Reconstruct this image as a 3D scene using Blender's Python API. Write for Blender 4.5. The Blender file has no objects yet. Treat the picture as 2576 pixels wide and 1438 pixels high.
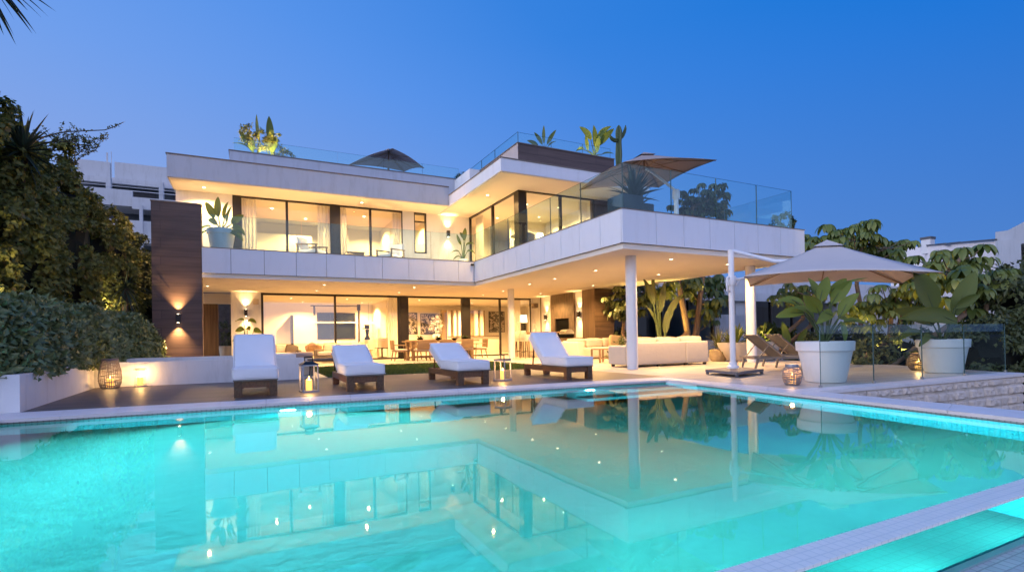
import bpy, bmesh, math, random
import numpy as np
from mathutils import Vector, Matrix
random.seed(7)
RNG = np.random.default_rng(11)
K = 0.82                       # the plan below is drawn in units of 0.82 m; scaled to metres at the end
sc = bpy.context.scene
COL = sc.collection
R = math.radians
PI = math.pi

# ------------------------------------------------------------------ camera
F_PX, CY, YAW, PITCH, ROLL, CAM_H = 520.974, 335.082, R(26.715), R(0.3027), R(-1.0085), 1.0
def _axes():
    c, s = math.cos, math.sin
    fwd = Vector((s(YAW)*c(PITCH), c(YAW)*c(PITCH), s(PITCH)))
    right = Vector((c(YAW), -s(YAW), 0)); up = right.cross(fwd)
    return right*c(ROLL)+up*s(ROLL), up*c(ROLL)-right*s(ROLL), fwd
AR, AU, AF = _axes()
cam = bpy.data.cameras.new('camera'); camo = bpy.data.objects.new('camera', cam); COL.objects.link(camo)
m = Matrix((AR, AU, -AF)).transposed().to_4x4(); m.translation = (0, 0, CAM_H); camo.matrix_world = m
cam.sensor_width = 36; cam.lens = F_PX/1024*36; cam.shift_y = (CY-285.5)/1024
cam.clip_start = 0.05; cam.clip_end = 2000; sc.camera = camo
def at(x, y, Y):
    """point at depth Y seen at sheet position x, y (2576 wide): used to set out plants by surveying the photo"""
    k = 1024/2576
    d = AF + AR*((x*k-512)/F_PX) - AU*((y*k-CY)/F_PX)
    p = d*(Y/d.y); return Vector((p.x, p.y, p.z+CAM_H))

# ------------------------------------------------------------------ mesh builder
class MB:
    def __init__(s): s.v = []; s.f = []; s.mi = []; s.cur = 0
    def add(s, vs, fs):
        o = len(s.v); s.v.extend([tuple(p) for p in vs]); s.f.extend([tuple(i+o for i in f) for f in fs]); s.mi.extend([s.cur]*len(fs)); return s
    def box(s, x0, x1, y0, y1, z0, z1):
        v = [(x0,y0,z0),(x1,y0,z0),(x1,y1,z0),(x0,y1,z0),(x0,y0,z1),(x1,y0,z1),(x1,y1,z1),(x0,y1,z1)]
        return s.add(v, [(0,3,2,1),(4,5,6,7),(0,1,5,4),(1,2,6,5),(2,3,7,6),(3,0,4,7)])
    def beam(s, a, b, w, h, up=(0,0,1)):
        a, b = Vector(a), Vector(b); d = (b-a).normalized(); u = Vector(up)
        if abs(d.dot(u)) > .98: u = Vector((0,1,0))
        r = d.cross(u).normalized()*w/2; u2 = r.cross(d).normalized()*h/2
        v = [a-r-u2, a+r-u2, a+r+u2, a-r+u2, b-r-u2, b+r-u2, b+r+u2, b-r+u2]
        return s.add(v, [(0,1,2,3),(7,6,5,4),(0,4,5,1),(1,5,6,2),(2,6,7,3),(3,7,4,0)])
    def prism(s, pts, z0, z1):
        n = len(pts); v = [(p[0],p[1],z0) for p in pts]+[(p[0],p[1],z1) for p in pts]
        a = sum(pts[i][0]*pts[(i+1)%n][1]-pts[(i+1)%n][0]*pts[i][1] for i in range(n))
        idx = list(range(n)) if a > 0 else list(range(n))[::-1]
        f = [tuple(idx[::-1]), tuple(i+n for i in idx)]
        for i in range(n):
            p, q = idx[i], idx[(i+1)%n]; f.append((p, q, q+n, p+n))
        return s.add(v, f)
    def lathe(s, prof, c=(0,0,0), n=28, cap=True):
        v = []; f = []
        for (r, z) in prof:
            for k in range(n):
                a = 2*PI*k/n; v.append((c[0]+r*math.cos(a), c[1]+r*math.sin(a), c[2]+z))
        for i in range(len(prof)-1):
            for k in range(n):
                f.append((i*n+k, i*n+(k+1)%n, (i+1)*n+(k+1)%n, (i+1)*n+k))
        if cap:
            f.append(tuple(range(n))[::-1]); o = (len(prof)-1)*n; f.append(tuple(o+k for k in range(n)))
        return s.add(v, f)
    def tube(s, pts, rad, n=8, cap=True):
        pts = [Vector(p) for p in pts]; v = []; f = []; m = len(pts)
        rad = rad if isinstance(rad, (list, tuple)) else [rad]*m
        ref = None
        for i, p in enumerate(pts):
            d = (pts[min(i+1,m-1)]-pts[max(i-1,0)]).normalized()
            if ref is None: ref = Vector((0,0,1)) if abs(d.z) < .9 else Vector((1,0,0))
            a = d.cross(ref).normalized(); b = a.cross(d).normalized(); ref = b
            for k in range(n):
                t = 2*PI*k/n; v.append(p+(a*math.cos(t)+b*math.sin(t))*rad[i])
        for i in range(m-1):
            for k in range(n): f.append((i*n+k, i*n+(k+1)%n, (i+1)*n+(k+1)%n, (i+1)*n+k))
        if cap: f.append(tuple(range(n))[::-1]); f.append(tuple((m-1)*n+k for k in range(n)))
        return s.add(v, f)
    def rbox(s, x0, x1, y0, y1, z0, z1, r=.04, seg=3, puff=0.0, M=None):
        bm = bmesh.new(); bmesh.ops.create_cube(bm, size=1)
        if puff: bmesh.ops.subdivide_edges(bm, edges=bm.edges[:], cuts=4, use_grid_fill=True)
        sx, sy, sz = x1-x0, y1-y0, z1-z0
        ed = [e for e in bm.edges if len(e.link_faces) == 2 and e.calc_face_angle() > .5]
        for v in bm.verts:
            p = v.co
            if puff:
                q = [(1-(2*p[i])**2) for i in range(3)]
                a, b, c = q
                p = Vector((p.x+math.copysign(puff/sx*b*c, p.x)*(abs(p.x) > .49), p.y+math.copysign(puff/sy*a*c, p.y)*(abs(p.y) > .49), p.z+math.copysign(puff/sz*a*b, p.z)*(abs(p.z) > .49)))
            v.co = Vector(((x0+x1)/2+p.x*sx, (y0+y1)/2+p.y*sy, (z0+z1)/2+p.z*sz))
        bmesh.ops.bevel(bm, geom=ed, offset=r, segments=seg, affect='EDGES', profile=.5)
        bm.verts.ensure_lookup_table(); bm.verts.index_update()
        vs = [(M @ v.co if M else v.co).copy() for v in bm.verts]; fs = [tuple(v.index for v in f.verts) for f in bm.faces]; bm.free()
        return s.add(vs, fs)
    def strip(s, base, d, L, W, droop=.3, fold=.25, n=6, shape='spike', up=(0,0,1), twist=0.):
        """a leaf blade: arching strip with a folded midrib"""
        d = Vector(d).normalized(); u = Vector(up); side = d.cross(u)
        if side.length < .05: side = d.cross(Vector((1,0.3,0)))
        side.normalize(); nrm = side.cross(d).normalized()
        if twist: 
            q = Matrix.Rotation(twist, 3, d); side = q @ side; nrm = q @ nrm
        v = []; f = []; p = Vector(base); dd = d.copy()
        for i in range(n+1):
            t = i/n
            if shape == 'spike': w = W*(1-t)**.7*(0.75+.5*min(t*3,1)*(1-t)) if t < 1 else .001
            elif shape == 'paddle': w = W*(math.sin(PI*(.04+.94*t)**.85)**.75) if t < 1 else W*.05
            else: w = W*math.sin(PI*(.04+.96*t)**.8)**.8 if t < 1 else .002
            v += [p-side*w/2+nrm*fold*w*.5, p, p+side*w/2+nrm*fold*w*.5]
            dd = (dd+Vector((0,0,-1))*droop/n*1.4).normalized(); nrm = side.cross(dd).normalized()
            p = p+dd*(L/n)
        for i in range(n):
            a = i*3; f += [(a,a+1,a+4,a+3),(a+1,a+2,a+5,a+4)]
        return s.add(v, f)
    def build(s, name, mats, parent=None, world=False, smooth=30, loc=None):
        me = bpy.data.meshes.new(name)
        vs = s.v
        if world and parent is not None:
            o = Vector((0,0,0)); q = parent
            while q is not None: o += q.location; q = q.parent
            vs = [(a-o.x, b-o.y, c-o.z) for a, b, c in vs]
        elif loc is not None: vs = [(a-loc[0], b-loc[1], c-loc[2]) for a, b, c in vs]
        me.from_pydata(vs, [], s.f)
        mats = mats if isinstance(mats, (list, tuple)) else [mats]
        for x in mats: me.materials.append(x)
        if len(mats) > 1: me.polygons.foreach_set('material_index', s.mi)
        if smooth is not None:
            me.shade_smooth(); me.set_sharp_from_angle(angle=R(smooth))
        me.update()
        ob = bpy.data.objects.new(name, me); COL.objects.link(ob)
        if parent is not None: ob.parent = parent
        elif loc is not None: ob.location = loc
        return ob

def tag(o, label=None, cat=None, group=None, kind=None):
    if label: o['label'] = label
    if cat: o['category'] = cat
    if group: o['group'] = group
    if kind: o['kind'] = kind
    return o
def thing(name, label, cat, loc=(0,0,0), rz=0., group=None):
    o = bpy.data.objects.new(name, None); COL.objects.link(o); o.location = loc; o.rotation_euler = (0,0,rz); o.empty_display_size = .1
    return tag(o, label, cat, group)
def holder(name, parent):
    o = bpy.data.objects.new(name, None); COL.objects.link(o); o.parent = parent; o.empty_display_size = .05; return o
def dup(root, loc, rz=None, label=None, group=None, scale=None):
    def cp(o, par):
        c = o.copy(); COL.objects.link(c); c.parent = par
        for ch in kids.get(o.name, []): cp(ch, c)
        return c
    kids = {}
    for o in root.children_recursive: kids.setdefault(o.parent.name, []).append(o)
    c = cp(root, None); c.location = loc
    if rz is not None: c.rotation_euler = (0,0,rz)
    if scale: c.scale = (scale,)*3
    if label: c['label'] = label
    if group: c['group'] = group
    return c

# ------------------------------------------------------------------ materials
def new_mat(name):
    m = bpy.data.materials.new(name); m.use_nodes = True; nt = m.node_tree
    return m, nt, nt.nodes['Principled BSDF'], nt.nodes, nt.links
def lin(c): return tuple(((x/255)/12.92 if x/255 <= .04045 else ((x/255+.055)/1.055)**2.4) for x in c)
def basic(name, col, rough=.6, var=.12, scale=3., bump=0., bscale=40., metal=0., spec=.5, trans=0., stain=0.):
    m, nt, bs, N, L = new_mat(name)
    tc = N.new('ShaderNodeTexCoord'); no = N.new('ShaderNodeTexNoise'); no.inputs['Scale'].default_value = scale; no.inputs['Detail'].default_value = 6
    L.new(tc.outputs['Object'], no.inputs['Vector'])
    mx = N.new('ShaderNodeMix'); mx.data_type = 'RGBA'
    mx.inputs['A'].default_value = (*[max(0,c*(1-var)) for c in col], 1); mx.inputs['B'].default_value = (*[min(1,c*(1+var)) for c in col], 1)
    L.new(no.outputs['Fac'], mx.inputs['Factor'])
    out = mx.outputs['Result']
    if stain:
        mp = N.new('ShaderNodeMapping'); mp.inputs['Scale'].default_value = (1.7,1.7,.35); L.new(tc.outputs['Object'], mp.inputs['Vector'])
        n2 = N.new('ShaderNodeTexNoise'); n2.inputs['Scale'].default_value = 2.2; n2.inputs['Detail'].default_value = 9; n2.inputs['Roughness'].default_value = .7
        L.new(mp.outputs[0], n2.inputs['Vector'])
        rp = N.new('ShaderNodeValToRGB'); rp.color_ramp.elements[0].position = .5; rp.color_ramp.elements[0].color = (1,1,1,1)
        rp.color_ramp.elements[1].position = .78; rp.color_ramp.elements[1].color = (1-stain,1-stain*1.05,1-stain*1.15,1)
        L.new(n2.outputs['Fac'], rp.inputs['Fac'])
        mm = N.new('ShaderNodeMix'); mm.data_type = 'RGBA'; mm.blend_type = 'MULTIPLY'; mm.inputs['Factor'].default_value = 1
        L.new(out, mm.inputs['A']); L.new(rp.outputs['Color'], mm.inputs['B']); out = mm.outputs['Result']
    L.new(out, bs.inputs['Base Color'])
    bs.inputs['Roughness'].default_value = rough; bs.inputs['Metallic'].default_value = metal; bs.inputs['Specular IOR Level'].default_value = spec
    if bump:
        n3 = N.new('ShaderNodeTexNoise'); n3.inputs['Scale'].default_value = bscale; n3.inputs['Detail'].default_value = 5; L.new(tc.outputs['Object'], n3.inputs['Vector'])
        b = N.new('ShaderNodeBump'); b.inputs['Strength'].default_value = bump; b.inputs['Distance'].default_value = .02
        L.new(n3.outputs['Fac'], b.inputs['Height']); L.new(b.outputs[0], bs.inputs['Normal'])
    return m
def planks(name, c1, c2, cm, w, h, rot=(0,0,0), mortar=.006, rough=.55, grain=.25, gscale=(1.5,30,30), offset=.5, bump=.3, spec=.4, swirl=0.):
    m, nt, bs, N, L = new_mat(name)
    tc = N.new('ShaderNodeTexCoord'); mp = N.new('ShaderNodeMapping'); mp.inputs['Rotation'].default_value = rot; L.new(tc.outputs['Object'], mp.inputs['Vector'])
    br = N.new('ShaderNodeTexBrick'); br.offset = offset; br.inputs['Color1'].default_value = (*c1,1); br.inputs['Color2'].default_value = (*c2,1); br.inputs['Mortar'].default_value = (*cm,1)
    br.inputs['Scale'].default_value = 1; br.inputs['Brick Width'].default_value = w; br.inputs['Row Height'].default_value = h; br.inputs['Mortar Size'].default_value = mortar; br.inputs['Mortar Smooth'].default_value = .1
    L.new(mp.outputs[0], br.inputs['Vector'])
    m2 = N.new('ShaderNodeMapping'); m2.inputs['Scale'].default_value = gscale; L.new(mp.outputs[0], m2.inputs['Vector'])
    no = N.new('ShaderNodeTexNoise'); no.inputs['Scale'].default_value = 1; no.inputs['Detail'].default_value = 7; L.new(m2.outputs[0], no.inputs['Vector'])
    mr = N.new('ShaderNodeMapRange'); mr.inputs['From Min'].default_value = .3; mr.inputs['From Max'].default_value = .7; mr.inputs['To Min'].default_value = 1-grain; mr.inputs['To Max'].default_value = 1+grain; L.new(no.outputs['Fac'], mr.inputs['Value'])
    mm = N.new('ShaderNodeMix'); mm.data_type = 'RGBA'; mm.blend_type = 'MULTIPLY'; mm.inputs['Factor'].default_value = 1; L.new(br.outputs['Color'], mm.inputs['A']); L.new(mr.outputs[0], mm.inputs['B'])
    L.new(mm.outputs['Result'], bs.inputs['Base Color']); bs.inputs['Roughness'].default_value = rough; bs.inputs['Specular IOR Level'].default_value = spec
    if bump:
        b = N.new('ShaderNodeBump'); b.inputs['Strength'].default_value = bump; b.inputs['Distance'].default_value = .008; b.invert = True
        L.new(br.outputs['Fac'], b.inputs['Height']); L.new(b.outputs[0], bs.inputs['Normal'])
    return m
def leafmat(name, c1, c2, rough=.45, trans=.25, spec=.4, c3=None):
    m, nt, bs, N, L = new_mat(name)
    ge = N.new('ShaderNodeNewGeometry'); rp = N.new('ShaderNodeValToRGB'); e = rp.color_ramp.elements
    e[0].color = (*c1,1); e[1].color = (*c2,1)
    if c3: x = e.new(.93); x.color = (*c2,1); e[-1].color = (*c3,1)
    L.new(ge.outputs['Random Per Island'], rp.inputs['Fac']); L.new(rp.outputs['Color'], bs.inputs['Base Color'])
    bs.inputs['Roughness'].default_value = rough; bs.inputs['Specular IOR Level'].default_value = spec
    tr = N.new('ShaderNodeBsdfTranslucent'); L.new(rp.outputs['Color'], tr.inputs['Color'])
    mx = N.new('ShaderNodeMixShader'); mx.inputs['Fac'].default_value = trans; L.new(bs.outputs[0], mx.inputs[1]); L.new(tr.outputs[0], mx.inputs[2])
    L.new(mx.outputs[0], N['Material Output'].inputs['Surface']); return m
def glassmat(name, tint, ior=1.45, rough=0., refl=(1,1,1)):
    m, nt, bs, N, L = new_mat(name); N.remove(bs)
    t = N.new('ShaderNodeBsdfTransparent'); t.inputs['Color'].default_value = (*tint,1)
    g = N.new('ShaderNodeBsdfGlossy'); g.inputs['Roughness'].default_value = rough; g.inputs['Color'].default_value = (*refl,1)
    fr = N.new('ShaderNodeFresnel'); fr.inputs['IOR'].default_value = ior
    # the pane's far face sees the same thin-sheet reflection
    ge = N.new('ShaderNodeNewGeometry'); mi = N.new('ShaderNodeMath'); mi.operation = 'MULTIPLY'
    iv = N.new('ShaderNodeMath'); iv.operation = 'SUBTRACT'; iv.inputs[0].default_value = 1; L.new(ge.outputs['Backfacing'], iv.inputs[1])
    L.new(fr.outputs[0], mi.inputs[0]); L.new(iv.outputs[0], mi.inputs[1])
    mx = N.new('ShaderNodeMixShader'); L.new(mi.outputs[0], mx.inputs['Fac']); L.new(t.outputs[0], mx.inputs[1]); L.new(g.outputs[0], mx.inputs[2])
    L.new(mx.outputs[0], N['Material Output'].inputs['Surface']); return m
def emit(name, col, s):
    m, nt, bs, N, L = new_mat(name); bs.inputs['Base Color'].default_value = (*col,1); bs.inputs['Emission Color'].default_value = (*col,1); bs.inputs['Emission Strength'].default_value = s; return m

WARM = (1.0, .585, .215)
MAT = {}
MAT['render'] = basic('white_render', (.78,.77,.76), .75, .05, 1.5, .2, 60, stain=.2)
MAT['fascia'] = basic('roof_fascia_paint', (.50,.515,.56), .7, .05, 1.2, .1, 60, stain=.22)
MAT['panel'] = basic('facade_panel', (.74,.765,.82), .55, .04, .8, .05, 30, stain=.10)
MAT['soffit'] = basic('soffit_paint', (.80,.74,.64), .8, .03, 1.0)
MAT['coping'] = basic('coping_metal', (.16,.13,.11), .5, .2, 4)
MAT['clad'] = planks('dark_cladding', (.080,.052,.046), (.10,.064,.055), (.035,.024,.021), 2.4, .26, (R(90),0,0), .004, .5, .22, (.8,14,14), .37, .4)
MAT['cladx'] = planks('dark_cladding_side', (.080,.052,.046), (.10,.064,.055), (.035,.024,.021), 2.4, .26, (R(90),0,R(90)), .004, .5, .22, (.8,14,14), .37, .4)
MAT['pier'] = planks('walnut_cladding', (.10,.062,.036), (.125,.078,.046), (.045,.028,.018), 3.0, .21, (R(90),0,0), .003, .5, .35, (.8,16,16), .4, .3)
MAT['pierx'] = planks('walnut_cladding_side', (.10,.062,.036), (.125,.078,.046), (.045,.028,.018), 3.0, .21, (R(90),0,R(90)), .003, .5, .35, (.8,16,16), .4, .3)
MAT['frame'] = basic('dark_frame_metal', (.018,.014,.012), .4, .15, 5, metal=.3)
MAT['deck'] = planks('deck_boards', (.125,.093,.080), (.155,.115,.10), (.04,.03,.027), 2.3, .14, (0,0,R(3.1)), .005, .45, .3, (1.2,22,22), .41, .6)
MAT['trav'] = planks('travertine_paving', (.50,.43,.36), (.60,.53,.46), (.30,.26,.22), 1.1, .55, (0,0,0), .007, .35, .16, (2,4,4), .5, .15)
MAT['cope'] = basic('pool_coping_stone', (.74,.69,.68), .5, .08, 3., .12, 60, stain=.16)
MAT['cushion'] = basic('white_cushion', (.76,.76,.77), .9, .05, 4, .5, 7)
MAT['teak'] = planks('dark_teak', (.135,.056,.022), (.16,.07,.03), (.09,.045,.02), 3, .4, (0,0,0), .001, .45, .4, (30,2,30), .5, 0)
MAT['oak'] = basic('pale_teak', (.22,.135,.07), .5, .2, 6)
MAT['cream'] = basic('cream_upholstery', (.66,.57,.45), .9, .05, 5, .25, 12)
MAT['wicker'] = basic('brown_wicker', (.13,.10,.08), .7, .4, 60, .6, 120)
MAT['pot'] = basic('white_planter', (.72,.73,.74), .45, .04, 2, .04, 20, stain=.18)
MAT['darkpot'] = basic('dark_planter', (.03,.035,.045), .5, .15, 3)
MAT['soil'] = basic('soil', (.03,.022,.016), .95, .4, 20, .6, 30)
MAT['canvas'] = basic('parasol_canvas', (.53,.48,.46), .85, .04, 3, .12, 14)
MAT['canvas2'] = basic('taupe_canvas', (.33,.27,.25), .85, .06, 3, .12, 14)
MAT['whitemetal'] = basic('white_metal', (.78,.78,.80), .35, .03, 3)
MAT['granite'] = basic('granite_slab', (.12,.12,.14), .6, .3, 40)
MAT['taupe'] = basic('taupe_mesh_fabric', (.085,.088,.10), .8, .12, 60, .2, 120)
MAT['taupemetal'] = basic('taupe_metal', (.17,.14,.12), .4, .1, 5)
MAT['zinc'] = basic('zinc_lantern', (.30,.30,.34), .4, .12, 8, metal=.6)
MAT['bark'] = basic('pale_bark', (.22,.14,.08), .85, .35, 9, .6, 22)
MAT['darkbark'] = basic('dark_bark', (.06,.045,.03), .9, .35, 9, .6, 22)
MAT['wall_in'] = basic('interior_plaster', (.80,.74,.64), .8, .03, 1.5)
MAT['floor_in'] = basic('interior_floor', (.62,.54,.43), .4, .06, 2)
MAT['lamp'] = emit('lamp_lens', (1.0,.80,.50), 14)
MAT['candle'] = emit('candle_wax', (1.0,.52,.12), 1.5)
MAT['flame'] = emit('flame', (1.0,.75,.3), 8)
MAT['blackmat'] = basic('charred_black', (.004,.004,.004), .9, .3, 6, spec=.08)
MAT['metal'] = basic('brushed_steel', (.45,.43,.40), .3, .1, 12, metal=.8)
MAT['curtain'] = basic('sheer_curtain', (.80,.76,.70), .9, .05, 5)
MAT['glass'] = glassmat('railing_glass', (.82,.94,.95), 1.62)
MAT['glassedge'] = basic('glass_edge', (.09,.16,.17), .2, .1, 5)
MAT['pane'] = glassmat('window_glass', (.95,.95,.94), 1.62)
MAT['pane2'] = glassmat('double_sliding_glass', (.86,.87,.88), 2.3)
MAT['stripe'] = basic('grey_textile', (.28,.26,.25), .9, .1, 8)
MAT['stonewall'] = None
# ------------------------------------------------------------------ dusk sky
def make_world():
    w = bpy.data.worlds.new('World'); sc.world = w; w.use_nodes = True; nt = w.node_tree; N = nt.nodes; L = nt.links
    bg = N['Background']; tc = N.new('ShaderNodeTexCoord')
    def dotramp(axis, stops):
        d = N.new('ShaderNodeVectorMath'); d.operation = 'DOT_PRODUCT'; a = Vector(axis).normalized(); d.inputs[1].default_value = a
        L.new(tc.outputs['Generated'], d.inputs[0])
        mr = N.new('ShaderNodeMapRange'); mr.inputs['From Min'].default_value = -1; mr.inputs['From Max'].default_value = 1; L.new(d.outputs['Value'], mr.inputs['Value'])
        rp = N.new('ShaderNodeValToRGB'); e = rp.color_ramp.elements
        while len(e) < len(stops): e.new(.5)
        for el, (p, c) in zip(e, stops): el.position = (p+1)/2; el.color = (*c, 1)
        L.new(mr.outputs[0], rp.inputs['Fac']); return rp.outputs['Color']
    def mixn(a, b, mode):
        m = N.new('ShaderNodeMix'); m.data_type = 'RGBA'; m.blend_type = mode; m.inputs['Factor'].default_value = 1; m.clamp_result = False
        L.new(a, m.inputs['A']); L.new(b, m.inputs['B']); return m.outputs['Result']
    # deeper blue up and to the right, paler towards the left horizon
    base = dotramp(AR*.62+Vector((0,0,1))*.80+AF*(-.12), SKY_STOPS)
    glow = dotramp((-.95,.12,.10), GLOW_STOPS)     # afterglow, west, out of frame behind the left shoulder
    warm = dotramp((.10,-1,.02), BACK_STOPS)        # pale horizon behind the camera, mirrored by the windows
    haze_ = dotramp((0,0,1), [(-.05,(1.2,.92,.80)), (.12,(1.2,.95,.86)), (.42,(1,1,1)), (1,(1,1,1))])
    base = mixn(base, haze_, 'MULTIPLY'); base = mixn(base, dotramp((0,0,1), [(0,(.045,.028,0)), (.2,(.028,.014,0)), (.5,(0,0,0)), (1,(0,0,0))]), 'ADD')
    out = mixn(mixn(base, glow, 'ADD'), warm, 'ADD')
    L.new(out, bg.inputs['Color']); bg.inputs['Strength'].default_value = 1.0
SKY_STOPS = [(-.55,(.22,.36,.72)), (-.18,(.142,.300,.71)), (.10,(.078,.245,.69)), (.34,(.032,.190,.625)), (.62,(.007,.152,.575)), (.95,(.0012,.11,.50))]
GLOW_STOPS = [(.52,(0,0,0)), (.70,(.42,.43,.52)), (1.0,(2.15,2.0,2.1))]
BACK_STOPS = [(.45,(0,0,0)), (.75,(.46,.47,.58)), (1.0,(.95,.85,.86))]
make_world()
sc.view_settings.view_transform = 'Standard'; sc.view_settings.look = 'None'; sc.view_settings.exposure = .25; sc.view_settings.gamma = 1
cy = sc.cycles
cy.max_bounces = 10; cy.diffuse_bounces = 4; cy.glossy_bounces = 4; cy.transparent_max_bounces = 24; cy.transmission_bounces = 4
cy.caustics_reflective = False; cy.caustics_refractive = False; cy.sample_clamp_indirect = 4; cy.use_denoising = True
cy.use_adaptive_sampling = True; cy.adaptive_threshold = .01
sun = bpy.data.lights.new('afterglow', 'SUN'); sun.energy = .4; sun.angle = R(50); sun.color = (.92,.92,1.0)
suno = bpy.data.objects.new('afterglow', sun); COL.objects.link(suno); suno.rotation_euler = Vector((-.90,-.12,.32)).to_track_quat('Z','Y').to_euler()

def lamp(name, kind, loc, e, col=WARM, size=.04, parent=None, rot=None, spot=None, blend=.6):
    l = bpy.data.lights.new(name, kind); l.energy = e; l.color = col
    if kind == 'AREA': l.size = size
    else: l.shadow_soft_size = size
    if spot: l.spot_size = R(spot); l.spot_blend = blend
    o = bpy.data.objects.new(name, l); COL.objects.link(o); o.location = loc
    if rot: o.rotation_euler = rot
    if parent is not None: o.parent = parent
    return o

# ------------------------------------------------------------------ ground, paving, deck, pool
def struct(o, label=None, cat=None): return tag(o, label, cat, kind='structure')
M_ground = basic('garden_ground', (.035,.035,.02), .95, .5, 1.2, .5, 8)
M_hill = basic('hillside_soil', (.022,.024,.014), .95, .5, 1.2, .5, 8)
M_lawn = basic('lawn_turf', (.04,.075,.012), .9, .35, 12, .4, 50)
g = MB(); g.add([(-900,-900,-1.12),(900,-900,-1.12),(900,900,-1.12),(-900,900,-1.12)], [(0,1,2,3)])
struct(g.build('ground', M_ground), 'dark garden ground around and beyond the villa', 'ground')
# terrace (L-shaped paved sheet round deck and lawn, on a raised block)
t = MB()
TERR = [(9.12,9.58),(8.45,5.62),(15.95,5.45),(17.4,9.0),(18.3,13.5),(18.3,28.4),(-3.2,28.4),(-3.2,15.45),(9.12,15.45)]
t.prism([(8.74,5.66),(15.80,5.42),(17.4,9.0),(18.3,13.5),(18.3,36),(-3.2,36),(-3.2,15.2),(1.6,15.35),(9.12,14.75),(9.06,9.62)], -1.1, -.004)
struct(t.build('terrace', MAT['trav'], smooth=None), 'pale stone terrace paving around the villa', 'terrace')
d = MB(); d.prism([(-3.16,10.54),(1.66,10.085),(8.96,9.60),(9.10,9.76),(9.12,14.76),(1.6,15.36),(-3.3,15.52)], -.5, -.001)
struct(d.build('deck', MAT['deck'], smooth=None), 'grey brown timber pool deck', 'deck')
lw = MB(); lw.prism([(1.95,15.40),(9.05,14.86),(9.35,18.2),(9.3,20.9),(1.95,21.6)], -.1, .012)
struct(lw.build('lawn', M_lawn, smooth=None), 'narrow strip of lawn behind the loungers', 'lawn')
n = 26000; gx = RNG.uniform(1.97,9.2,n); gy = RNG.uniform(0,1,n); gy = np.where(gx>0, (15.42-(gx-1.95)*.075)+gy*(21.4-(gx-1.95)*.08-(15.42-(gx-1.95)*.075)), 0)
a = RNG.uniform(0,2*PI,n); h = RNG.uniform(.035,.075,n); w = .014
V = np.zeros((n,3,3)); V[:,0] = np.stack([gx-np.cos(a)*w, gy-np.sin(a)*w, np.full(n,.01)],1); V[:,1] = np.stack([gx+np.cos(a)*w, gy+np.sin(a)*w, np.full(n,.01)],1)
V[:,2] = np.stack([gx+RNG.normal(0,.02,n), gy+RNG.normal(0,.02,n), .01+h],1)
gm = MB(); gm.v = V.reshape(-1,3).tolist(); gm.f = [(i*3,i*3+1,i*3+2) for i in range(n)]; gm.mi = [0]*n
tag(gm.build('grass', leafmat('grass_blade', (.05,.085,.012), (.09,.13,.025), .6, .3), smooth=None), 'short green grass on the lawn strip', 'grass', kind='stuff')

# pool
def mosaic(name, c1, c2, cm, size=.05, rough=.25, mort=.004):
    m, nt, bs, N, L = new_mat(name); tc = N.new('ShaderNodeTexCoord'); ge = N.new('ShaderNodeNewGeometry')
    br = N.new('ShaderNodeTexBrick'); br.offset = 0; br.inputs['Color1'].default_value = (*c1,1); br.inputs['Color2'].default_value = (*c2,1); br.inputs['Mortar'].default_value = (*cm,1)
    br.inputs['Scale'].default_value = 1; br.inputs['Brick Width'].default_value = size; br.inputs['Row Height'].default_value = size; br.inputs['Mortar Size'].default_value = mort
    # pick the plane of the grid by the face normal so walls and floor are both tiled
    sx = N.new('ShaderNodeSeparateXYZ'); L.new(tc.outputs['Object'], sx.inputs[0]); sn = N.new('ShaderNodeSeparateXYZ'); L.new(ge.outputs['True Normal'], sn.inputs[0])
    ab = N.new('ShaderNodeMath'); ab.operation = 'ABSOLUTE'; L.new(sn.outputs['Z'], ab.inputs[0]); gt = N.new('ShaderNodeMath'); gt.operation = 'GREATER_THAN'; gt.inputs[1].default_value = .5; L.new(ab.outputs[0], gt.inputs[0])
    xy = N.new('ShaderNodeMath'); xy.operation = 'ADD'; L.new(sx.outputs['X'], xy.inputs[0]); L.new(sx.outputs['Y'], xy.inputs[1])
    c1n = N.new('ShaderNodeCombineXYZ'); L.new(sx.outputs['X'], c1n.inputs[0]); L.new(sx.outputs['Y'], c1n.inputs[1])
    c2n = N.new('ShaderNodeCombineXYZ'); L.new(xy.outputs[0], c2n.inputs[0]); L.new(sx.outputs['Z'], c2n.inputs[1])
    mx = N.new('ShaderNodeMix'); mx.data_type = 'VECTOR'; L.new(gt.outputs[0], mx.inputs['Factor']); L.new(c2n.outputs[0], mx.inputs['A']); L.new(c1n.outputs[0], mx.inputs['B'])
    L.new(mx.outputs['Result'], br.inputs['Vector'])
    no = N.new('ShaderNodeTexNoise'); no.inputs['Scale'].default_value = .8; no.inputs['Detail'].default_value = 4; L.new(tc.outputs['Object'], no.inputs['Vector'])
    mr = N.new('ShaderNodeMapRange'); mr.inputs['To Min'].default_value = .86; mr.inputs['To Max'].default_value = 1.14; L.new(no.outputs['Fac'], mr.inputs['Value'])
    mm = N.new('ShaderNodeMix'); mm.data_type = 'RGBA'; mm.blend_type = 'MULTIPLY'; mm.inputs['Factor'].default_value = 1; L.new(br.outputs['Color'], mm.inputs['A']); L.new(mr.outputs[0], mm.inputs['B'])
    L.new(mm.outputs['Result'], bs.inputs['Base Color']); bs.inputs['Roughness'].default_value = rough
    return m
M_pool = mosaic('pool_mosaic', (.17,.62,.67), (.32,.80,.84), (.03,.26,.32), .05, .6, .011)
M_poolwall = mosaic('dimmed_wall_mosaic', (.022,.11,.105), (.032,.14,.135), (.014,.07,.07), .05, .6, .006)  # pool mosaic darkened so the lamp-lit walls look less bright
M_band = mosaic('waterline_mosaic', (.26,.33,.31), (.38,.45,.42), (.15,.19,.18), .05, .3, .006)
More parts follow.
